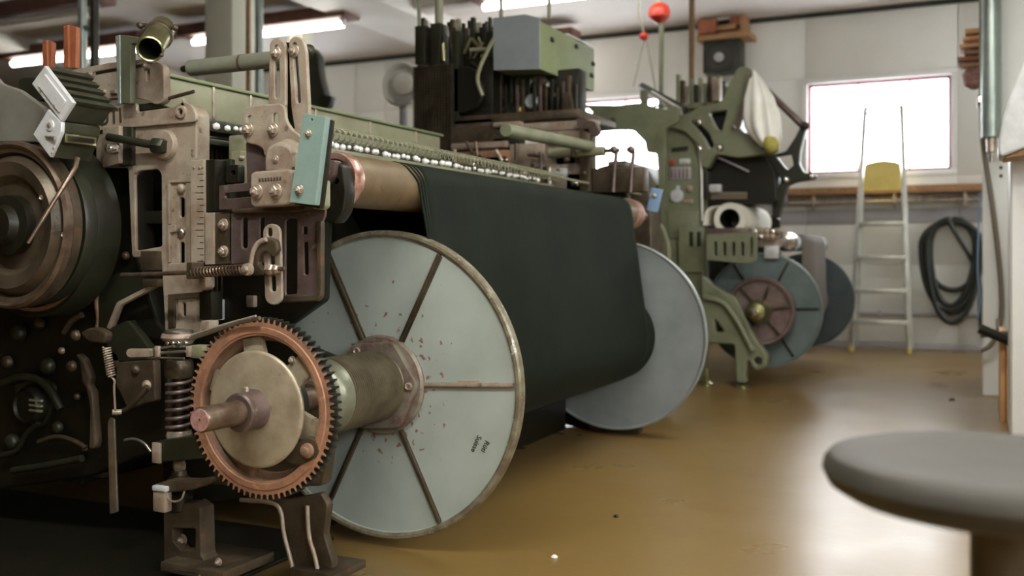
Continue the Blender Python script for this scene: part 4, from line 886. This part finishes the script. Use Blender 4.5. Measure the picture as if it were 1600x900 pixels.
for k in range(12):
    x = 708+k*17+random.uniform(-5,5); y = 212+random.uniform(0,50); a_ = random.choice([(0,26),(22,3),(16,4),(3,22),(10,18)])
    tube('end_link', ['cast','castdark','rod','purple','bolt'][k%5], lm, [P(x,y,Y=Z-.1), P(x+a_[0],y+a_[1],Y=Z-.1)], random.uniform(.007,.014), 8)
cyl('oblique_tube', 'green', lm, P(790,203,X=-1.92), P(922,229,X=-1.92), .030, 20)
pa = P(858,240,Y=5.0); cyl('short_roller', 'olive', lm, pa, (P(945,240,Y=5.0).x,5.0,pa.z), .027, 20); cyl('roller_pin', 'castdark', lm, (P(943,240,Y=5).x,5,pa.z), (P(968,240,Y=5).x,5,pa.z), .012, 12)
for x in (958,985): tube('pin_lever', 'purple', lm, smooth([P(x,232,Y=5), P(x+6,236,Y=5), P(x+2,262,Y=5), P(x,300,Y=5)]), .012, 8); dome(x+1,234,4.98,.022,lm,'purple','eye')
plate('end_hook', 'purple', lm, [(900,184),(930,190),(936,205),(928,214),(916,206),(902,200)], 5.0, .05, r=4)
plate('blue_lever', 'blue', lm, [(1018,293),(1034,296),(1026,332),(1010,328)], 5.2, .03, r=2); dome(1022,306,5.18,.014,lm,'bolt','stud')

# ================================================================== DOBBY MACHINE over the far end
db = thing('dobby_machine', 'dark dobby head with grey-green sheet metal box over the front loom', 'dobby', tuple(P(790,190,Y=5.1)))
bx = plate('cover_box', 'boxgrey', db, [(770,28),(820,22),(843,28),(843,108),(771,110)], 5.03, .012, r=2)
x0, x1 = P(771,60,Y=5.04).x, P(843,60,Y=5.04).x
plate_w('box_hull', 'boxgreen', db, [[(x0+.002,P(771,109,Y=5.04).z),(x1-.0,P(843,107,Y=5.04).z),(x1,P(843,32,Y=5.04).z),(P(820,25,Y=5.04).x,P(820,25,Y=5.04).z),(x0+.002,P(771,31,Y=5.04).z)]], 5.042, .85, .004)
for (x,y) in ((862,62),(900,73),(926,100),(924,118)):
    p = P(x,y,X=x1); box('latch', 'body', db, x1-.002, x1+.012, p.y-.02, p.y+.02, p.z-.012, p.z+.012)
box('box_top_rim', 'whitemetal', db, x1-.06, x1+.004, 5.45, 5.9, P(843,30,Y=5.04).z-.004, P(843,30,Y=5.04).z+.006)
# chain curtain: mesh of links
for (xa,ya,xb,yb,Yc) in ((644,98,706,240,5.02),):
    a, b = P(xa,yb,Y=Yc), P(xb,ya,Y=Yc)
    ch = box('pattern_chain', 'black', db, a.x, b.x, Yc+.02, Yc+.05, a.z-.05, b.z, .008)
    bm = bmesh.new(); nx, nz = 14, 34
    for i in range(nx):
        for j in range(nz):
            xx = a.x+(b.x-a.x)*(i+.5)/nx; zz = a.z+(b.z-a.z)*(j+.5)/nz
            a_box(bm, xx-.006, xx+.006, Yc, Yc+.022, zz-.0045, zz+.0045)
    o = fin('chain_pegs', bm, 'castdark', ch, ang=0); o['kind'] = 'stuff'
# frame uprights and the mass of jacks
bpx('frame_upright', 'body', db, (648,40,664,100), 5.1, .1); bpx('frame_upright', 'body', db, (672,36,688,100), 5.1, .1)
bpx('main_frame', 'black', db, (708,90,770,190), 5.12, .5, .01); bpx('lower_frame', 'black', db, (768,112,905,178), 5.30, .12, .01)
bpx('side_frame', 'body', db, (706,48,716,185), 5.05, .06); bpx('side_frame', 'black', db, (735,50,770,110), 5.2, .4)
bpx('bed', 'castdark', db, (702,176,905,190), 5.06, .6, .006)
random.seed(3)
for k in range(26):
    x = 652+k*4.6; y0 = 34+random.uniform(-8,16)
    bpx('jack_lever', random.choice(['black','body','castdark','olive']), db, (x, y0, x+random.uniform(3,6), 96+random.uniform(-10,20)), 5.1+random.uniform(0,.35), .03, .002)
for k in range(18):
    x = 690+random.uniform(0,78); y = 40+random.uniform(0,60)
    tube('jack_rod', random.choice(['body','olive','brass','castdark']), db, [P(x,y,Y=5.1+.02*(k%5)), P(x+random.uniform(-18,18),y+random.uniform(8,30),Y=5.1+.02*(k%5))], random.uniform(.006,.012), 6)
tube('bent_pipe', 'olive', db, smooth([P(772,60,Y=5.0), P(765,72,Y=5.0), P(748,108,Y=5.0), P(745,128,Y=5.0), P(754,150,Y=5.0)],3), .012, 10)
tube('cross_bar', 'olive', db, [P(735,78,Y=5.03), P(762,77,Y=5.03)], .012, 8)
lathe('flywheel', 'black', db, [(.05,0),(.13,0),(.14,.02),(.13,.04),(.05,.04)], P(722,140,Y=5.05), (0,1,0), 32)
for (x,y,r,m_) in ((835,160,.045,'boxgrey'),(800,172,.04,'body'),(822,130,.06,'body'),(846,128,.04,'castdark'),(862,134,.016,'whitemetal'),(820,172,.016,'yellow'),(870,150,.014,'cast'),(790,150,.03,'castdark'),(756,178,.03,'cast')):
    lathe('round_part', m_, db, [(r,0),(r,-.04),(r*.8,-.05),(r*.5,-.045),(0,-.045)], P(x,y,Y=5.28), (0,1,0), 24)
for k in range(14):
    x = 778+k*9; bpx('pendant_part', ['castdark','black','body','purple'][k%4], db, (x,116+(k*13)%22,x+5,176), 5.22+.01*(k%3), .03, .002)
plate('end_lug', 'castdark', db, [(880,146),(890,142),(896,178),(882,178)], 5.2, .06, r=2)
tag(cyl('hanging_rod', 'olive', None, P(686,40,Y=5.15), (P(686,40,Y=5.15).x,5.15,ZC-.003), .025, 10), 'thick olive suspension rod over the dobby head at its left', 'rod')
tag(cyl('hanging_rod', 'olive', None, P(858,30,Y=5.5), (P(858,30,Y=5.5).x,5.5,ZC-.003), .012, 10), 'thin suspension rod over the grey sheet metal box', 'rod')
tag(cyl('hanging_rod', 'green', None, P(783,28,Y=5.3), (P(783,28,Y=5.3).x,5.3,ZC-.003), .012, 10), 'thin suspension rod at the left side of the sheet metal box', 'rod')
tag(cyl('hanging_rod', 'green', None, P(655,42,Y=5.15), (P(655,42,Y=5.15).x,5.15,ZC-.003), .012, 10), 'leftmost thin suspension rod over the dobby head', 'rod')
# fan and far machine left of dobby
fn = thing('wall_fan', 'round grey fan with white hub left of the dobby head', 'fan', tuple(P(630,165,Y=6.4)))
lathe('fan_ring', 'wall', fn, [(.16,0),(.17,-.03),(.155,-.05),(.13,-.03),(.13,.03),(.16,.03)], P(630,132,Y=6.4), (0,1,0), 40)
lathe('fan_hub', 'plastic', fn, [(.085,-.01),(.08,-.05),(0,-.06)], P(634,132,Y=6.4), (0,1,0), 28)
bpx('fan_foot', 'whitemetal', fn, (616,152,640,160), 6.35, .1); 
cyl('fan_post', 'band', fn, (P(628,160,Y=6.4).x,6.42,0), (P(628,160,Y=6.4).x,6.42,P(628,158,Y=6.4).z), .03, 10)
# dark machine hung behind the links at x 490-520
dk = thing('far_machine_head', 'dark machine head seen behind the paired slotted links', 'machine', tuple(Vector((P(500,200,Y=7.4).x,7.4,0))))
plate('head', 'body', dk, [(474,82),(486,72),(496,86),(500,120),(508,150),(502,178),(476,180)], 7.4, .1, r=5); plate('arm', 'black', dk, [(500,146),(518,150),(512,168),(498,170)], 7.35, .08, r=3)
cyl('stand', 'body', dk, (P(492,180,Y=7.45).x,7.45,0), (P(492,180,Y=7.45).x,7.45,P(492,178,Y=7.45).z), .05, 12)
box('base', 'black', dk, P(478,180,Y=7.4).x, P(508,180,Y=7.4).x, 7.3, 7.6, 0, .08)

# ================================================================== GREEN LOOM (third)
YG3 = 7.3
gl = thing('green_loom', 'grey-green weaving loom behind, with control panel and spider arms', 'loom', (-2.2,8.4,0))
col = plate('end_column', 'green', gl, [(1030,215),(1040,200),(1062,192),(1082,205),(1094,232),(1098,262),(1100,440),(1098,596),(1086,598),(1048,596),(1034,430),(1030,300)], YG3, .16, r=6, bev=.01)
plate('column_label', 'body', col, [(1049,231),(1075,228),(1075,235),(1049,238)], YG3-.008, .01, r=1)
bpx('red_button', 'red', col, (1046,250,1053,258), YG3-.03, .03, .008); bpx('white_display', 'whitemetal', col, (1061,248,1078,256), YG3-.012, .012)
bpx('key_panel', 'band', col, (1046,261,1079,280), YG3-.012, .012)
for k in range(5): bpx('key', 'mauve', col, (1048+k*6,263,1051+k*6,278), YG3-.018, .006, .001)
p = P(1058,306,Y=YG3); lathe('dial', 'whitemetal', col, [(.05,0),(.048,-.02),(0,-.025)], p, (0,1,0), 24); bpx('dial_pointer', 'whitemetal', col, (1056,290,1061,300), YG3-.02, .02)
bpx('white_tag', 'cast', col, (1068,312,1082,318), YG3-.015, .015); dome(1077,295,YG3,.03,col,'cast','knob')
bpx('lower_hatch', 'green', col, (1044,330,1092,372), YG3-.02, .02, .004)
tube('bright_edge', 'alu', col, smooth([P(1080,200,Y=YG3-.01), P(1092,228,Y=YG3-.01), P(1096,262,Y=YG3-.01), P(1097,345,Y=YG3-.01)]), .012, 8)
bpx('column_step', 'green', gl, (1060,355,1100,425), YG3-.05, .1, .006)
for x in (1080,1092): bpx('column_slot', 'body', gl, (x-3,362,x+3,385), YG3-.055, .01, .001)
tube('guard_hoop', 'olive', gl, smooth([P(1020,345,Y=7.1), P(1036,355,Y=7.1), P(1046,390,Y=7.1), P(1040,440,Y=7.1)]), .02, 8)
# top casting
tc_ = plate('top_casting', 'green', gl, [(925,168),(1000,160),(1066,180),(1092,168),(1128,158),(1140,128),(1152,106),(1168,103),(1176,112),(1166,150),(1152,186),(1156,204),(1176,212),(1200,218),(1216,232),(1206,240),(1150,246),(1118,240),(1106,262),(1098,262),(1090,226),(1070,205),(1030,196),(925,186)], YG3-.05, .10,
   [rnd([(1106,176),(1136,172),(1128,205),(1118,200)],3), rnd([(1078,188),(1090,190),(1108,208),(1116,228),(1108,234),(1098,214)],4), circ(1124,231,6,14)], r=6, bev=.008)
for (x,y) in ((1092,191),(1093,232),(1124,231),(1147,199),(1032,197),(1022,198)): dome(x,y,YG3-.05,.024,tc_,'chrome','bolt_cap')
plate('light_gap_plate', 'green', gl, [(893,163),(1060,166),(1060,190),(1040,200),(1038,300),(1030,300),(1026,240),(1010,238),(1008,222),(990,204),(960,200),(893,199)], 7.0, .05, [rnd([(905,170),(918,168),(926,176),(922,180),(908,179)],2), circ(941,188,5.5,12), circ(957,189,5.5,12), rnd([(1022,164),(1042,165),(1044,171),(1022,171)],2)], r=4)
bpx('top_rail', 'body', gl, (925,186,1060,200), YG3+.05, .1); 
bm = bmesh.new(); a_tube(bm, [P(1002,134,Y=YG3+.3), P(1072,172,Y=YG3-.1)], .028, 4); fin('oblique_rail', bm, 'body', gl, ang=30)
tube('oblique_rail_bright', 'alu', gl, [P(1018,146,Y=YG3+.1), P(1065,174,Y=YG3-.1)], .022, 8)
bpx('rail_post', 'green', gl, (1000,140,1010,192), YG3+.1, .06)
for k in range(12):
    x = 1056+k*7; bpx('top_part', ['olive','castdark','cast','green','body','olive'][k%6], gl, (x, 116+((k*29)%20), x+6, 166), YG3+.35+.02*(k%3), .08, .004)
bpx('top_bed', 'olive', gl, (1050,160,1136,168), YG3+.35, .3); bpx('pale_part', 'cast', gl, (1112,122,1124,158), YG3+.2, .1)
bpx('inner_mass', 'black', gl, (1068,170,1150,300), 7.9, .4, .01)
# spider arm assembly at the far right
sa = plate('spider_casting', 'body', gl, [(1180,232),(1206,242),(1228,236),(1244,212),(1252,194),(1260,196),(1250,232),(1248,255),(1256,270),(1274,272),(1272,280),(1244,284),(1230,290),(1224,310),(1216,340),(1206,340),(1208,300),(1196,270),(1184,250)], YG3+.25, .1,
   [rnd([(1212,244),(1236,240),(1240,258),(1230,266)],3), rnd([(1200,256),(1206,258),(1220,280),(1216,296),(1212,296),(1206,276)],3)], r=4, bev=.008)
dome(1228,281,YG3+.25,.03,sa,'chrome','bolt_cap'); dome(1268,275,YG3+.25,.022,sa,'chrome','bolt_cap')
tube('oblique_bar', 'purple', gl, [P(1184,128,Y=YG3+.25), P(1256,198,Y=YG3+.25)], .025, 8)
dome(1257,197,YG3+.2,.032,gl,'body','joint')
plate('dark_reed_housing', 'black', gl, [(1120,248),(1150,240),(1196,244),(1210,270),(1212,318),(1120,318),(1106,290),(1104,262)], YG3+.12, .5, r=8)
for k in range(14): x = 1112+k*4; bpx('reed_blade', 'cast', gl, (x,300,x+2,311), YG3+.09, .03, .0)
bpx('reed_rail', 'whitemetal', gl, (1106,288,1126,300), YG3+.05, .05); bpx('side_panel', 'body', gl, (1098,268,1106,310), YG3, .1)
tube('dark_strut', 'band', gl, [P(1120,245,Y=YG3+.05), P(1170,268,Y=YG3+.05)], .008, 6)
# cloth roll
crl = thing('cloth_roll', 'roll of white cloth lying across the green loom', 'cloth', tuple(P(1160,350,Y=YG3)))
pr = P(1140,342,Y=YG3-.05); lathe('roll', 'cloth', crl, [(.075,0),(.115,.0),(.12,.01),(.12,.95),(.10,.96)], pr, (0,1,0), 40, False)
lathe('core', 'body', crl, [(.074,0),(.074,.04),(.06,.3),(0,.31)], pr, (0,1,0), 32, False)
bmc = bmesh.new(); pts_ = [P(1098,352,Y=YG3-.04), P(1102,325,Y=YG3-.04), P(1125,320,Y=YG3-.04), P(1150,325,Y=YG3-.04)]
pts_ = smooth(pts_); v0 = [bmc.verts.new(p) for p in pts_]; v1 = [bmc.verts.new(p+Vector((0,.9,0))) for p in pts_]
for i in range(len(pts_)-1): bmc.faces.new((v0[i],v0[i+1],v1[i+1],v1[i]))
o = fin('loose_cloth', bmc, 'cloth', crl); o.modifiers.new('s','SOLIDIFY').thickness = .01
# plastic bag
bmp = bmesh.new(); c0 = P(1178,110,Y=YG3-.12); prev = None; secs = [(0,.008,.008,0),(.12,.05,.035,.02),(.32,.10,.06,.06),(.52,.125,.075,.10),(.66,.125,.08,.13),(.78,.10,.07,.17),(.88,.06,.05,.2),(.93,.01,.01,.21)]
rings = []
for (t, rx, ry, dx) in secs:
    c = c0 + Vector((dx*.55, 0, -t*.62)); rings.append([bmp.verts.new(c+Vector((rx*math.cos(a)*(1+.10*math.sin(5*a+t*6)), ry*math.sin(a)*(1+.18*math.sin(7*a+t*4)), .0))) for a in [2*math.pi*i/36 for i in range(36)]])
for a, b in zip(rings, rings[1:]):
    for i in range(36): bmp.faces.new((a[i],a[(i+1)%36],b[(i+1)%36],b[i]))
pbt = thing('plastic_bag', 'white plastic bag hanging from the top casting of the green loom', 'bag', tuple(c0)); fin('bag_film', bmp, 'plastic', pbt, ang=80)
lathe('bag_contents', 'bagyellow', pbt, [(0,0),(.035,.01),(.055,.04),(.05,.09),(.03,.12),(0,.13)], c0+Vector((.15,-.045,-.60)), (-.35,0,1), 20)
plate('bag_edge', 'purple', pbt, [(1170,118),(1176,112),(1168,160),(1158,196),(1152,206),(1149,196),(1160,160)], YG3-.14, .02, r=3)
# comb plate
cmb = plate('comb_plate', 'green', gl, [(1104,366),(1182,362),(1182,408),(1168,412),(1104,406)], YG3-.25, .04, [slot((x,380),(x,398),5,5) for x in (1118,1132,1146,1160)]+[slot((1174,372),(1174,400),4,5)], r=3)
bpx('comb_rail', 'purple', gl, (1104,356,1170,370), YG3-.2, .12, .006)
for k in range(9): dome(1180+(k%5)*9, 362+8*(k//5), YG3+.1, .03, gl, ['chrome','cast','bolt'][k%3], 'fitting')
bpx('fitting_rail', 'cast', gl, (1180,374,1216,386), YG3+.15, .3, .006)
bpx('small_comb', 'whitemetal', gl, (1194,384,1216,404), YG3+.1, .05, .004)
plate('low_casting', 'green', gl, [(1096,430),(1120,450),(1150,466),(1166,500),(1180,530),(1200,556),(1198,574),(1180,580),(1168,560),(1164,590),(1166,598),(1150,598),(1148,538),(1100,536),(1096,520)], YG3-.12, .10,
   [rnd([(1116,500),(1118,500),(1132,518),(1118,520)],2), circ(1184,564,6,14)], r=6, bev=.01)
tube('casting_rib', 'green', gl, smooth([P(1100,465,Y=YG3-.14), P(1130,470,Y=YG3-.14), P(1152,500,Y=YG3-.14), P(1176,548,Y=YG3-.14)]), .022, 8)
for x in (1104,1160):
    p = P(x,600,Y=YG3-.06); p.z = 0; lathe('levelling_foot', 'brass', gl, [(.05,0),(.05,.015),(.02,.03),(.015,.12)], p, (0,0,1), 20)
bpx('dark_box', 'black', gl, (1048,440,1096,590), YG3+.02, .2)
plate_w('far_frame', 'body', gl, [rnd([(-3.6,0),(-3.4,0),(-3.2,.3),(-2.3,.3),(-2.1,0),(-1.9,0),(-1.8,.35),(-1.75,.9),(-1.75,1.3),(-2.2,1.5),(-3.3,1.5),(-3.6,1.1)],.04)], 9.5, .06, .006)
box('cross_girt', 'body', gl, -2.6,-2.45, 7.4,9.5, .2,.45, .01); box('cross_girt', 'green', gl, -2.7,-2.55, 7.4,9.5, 1.55,1.7, .01)
box('inner_panel', 'black', gl, -2.3,-2.28, 7.45,9.5, .3,1.2, .004)
# its warp beam
B3 = Vector((-1.49,0,.55))
def b3(y): return Vector((B3.x,y,B3.z))
wb3 = thing('warp_beam', 'smaller warp beam with grey-blue flanges and mauve brake disc on the green loom', 'warp beam', (B3.x,8.4,.12))
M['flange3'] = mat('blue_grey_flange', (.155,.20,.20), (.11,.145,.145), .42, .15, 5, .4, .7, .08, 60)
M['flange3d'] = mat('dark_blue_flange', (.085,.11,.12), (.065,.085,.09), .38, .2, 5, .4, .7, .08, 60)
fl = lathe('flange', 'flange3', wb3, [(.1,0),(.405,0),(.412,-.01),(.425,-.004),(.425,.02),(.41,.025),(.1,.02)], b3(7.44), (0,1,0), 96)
for k in range(6):
    t = math.radians(60*k+3); bm = bmesh.new(); a_box(bm, .2,.40,-.012,.0,-.008,.008,.002); bm.transform(Matrix.Translation(b3(7.44)) @ Matrix.Rotation(-t,4,'Y')); fin('rib', bm, 'body', fl)
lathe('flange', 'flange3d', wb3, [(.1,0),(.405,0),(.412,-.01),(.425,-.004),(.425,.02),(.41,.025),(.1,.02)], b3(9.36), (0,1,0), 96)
bd = lathe('brake_disc', 'mauve', wb3, [(.08,.02),(.215,.02),(.225,-.01),(.24,-.012),(.25,0),(.25,.04),(.24,.05),(.08,.04)], b3(7.30), (0,1,0), 72)
for k in range(6):
    t = math.radians(60*k+10); bm = bmesh.new(); a_box(bm, .1,.22,-.0,.02,-.01,.01,.002); bm.transform(Matrix.Translation(b3(7.30)) @ Matrix.Rotation(-t,4,'Y')); fin('disc_rib', bm, 'castdark', bd)
lathe('hub', 'brass', wb3, [(.03,-.12),(.06,-.11),(.085,-.06),(.09,.03)], b3(7.28), (0,1,0), 32); lathe('shaft_nut', 'chrome', wb3, [(.0,-.22),(.03,-.215),(.035,-.12),(.03,-.10)], b3(7.28), (0,1,0), 20)
cyl('barrel', 'castdark', wb3, b3(7.3), b3(9.4), .09, 24); lathe('wound_yarn', 'browncloth', wb3, [(.09,0),(.2,0),(.2,1.86),(.09,1.86)], b3(7.48), (0,1,0), 48)
# its back roller with pale cloth
R3 = P(1232,385,X=-1.47); Rr = .062
r3 = thing('cloth_roller', 'horizontal roller with pale blue cover and chrome end behind the green loom', 'roller', tuple(P(1226,378,Y=7.6)))
p = P(1226,378,Y=7.62); 
lathe('roller_end', 'chrome', r3, [(.03,0),(.07,.01),(.075,.05),(.07,.10),(.075,.14)], p, (0,1,0), 32); lathe('roller_cover', 'bluecloth', r3, [(.066,0),(.068,.01),(.068,1.55),(.06,1.56)], p+Vector((0,.14,0)), (0,1,0), 32)
lathe('far_cap', 'castdark', r3, [(.06,0),(.07,.01),(.07,.06),(.03,.08)], p+Vector((0,1.70,0)), (0,1,0), 24)
# taupe warp strip from roller to beam
bms = bmesh.new(); pf = []
for i in range(8): t = math.radians(70-i*10); pf.append(Vector((p.x+.071*math.cos(t),0,p.z+.071*math.sin(t))))
for i in range(12): t = math.radians(0-i*9); pf.append(Vector((B3.x+.205*math.cos(t),0,B3.z+.205*math.sin(t))))
q0 = [bms.verts.new((v.x,7.95,v.z)) for v in pf]; q1 = [bms.verts.new((v.x,9.2,v.z)) for v in pf]
for i in range(len(pf)-1): bms.faces.new((q0[i],q0[i+1],q1[i+1],q1[i]))
o = fin('warp_sheet', bms, 'browncloth', None); o.modifiers.new('s','SOLIDIFY').thickness = .004
tag(o, 'narrow taupe warp sheet hanging between the pale blue roller and the beam', 'warp yarn', kind='stuff')
# low dark machinery between the two looms
bw = thing('breast_unit', 'greasy cast bearing unit between front loom and green loom', 'machine', tuple(Vector((P(975,300,Y=5.9).x,5.9,0))))
plate('unit_casting', 'castdark', bw, [(930,262),(960,255),(1000,262),(1016,300),(1020,420),(1036,560),(1010,640),(940,640),(930,400)], 5.9, .2, r=8, bev=.01)
for k in range(6): dome(940+k*12, 272+(k*17)%24, 5.86, .03, bw, ['cast','purple','chrome'][k%3], 'stud')
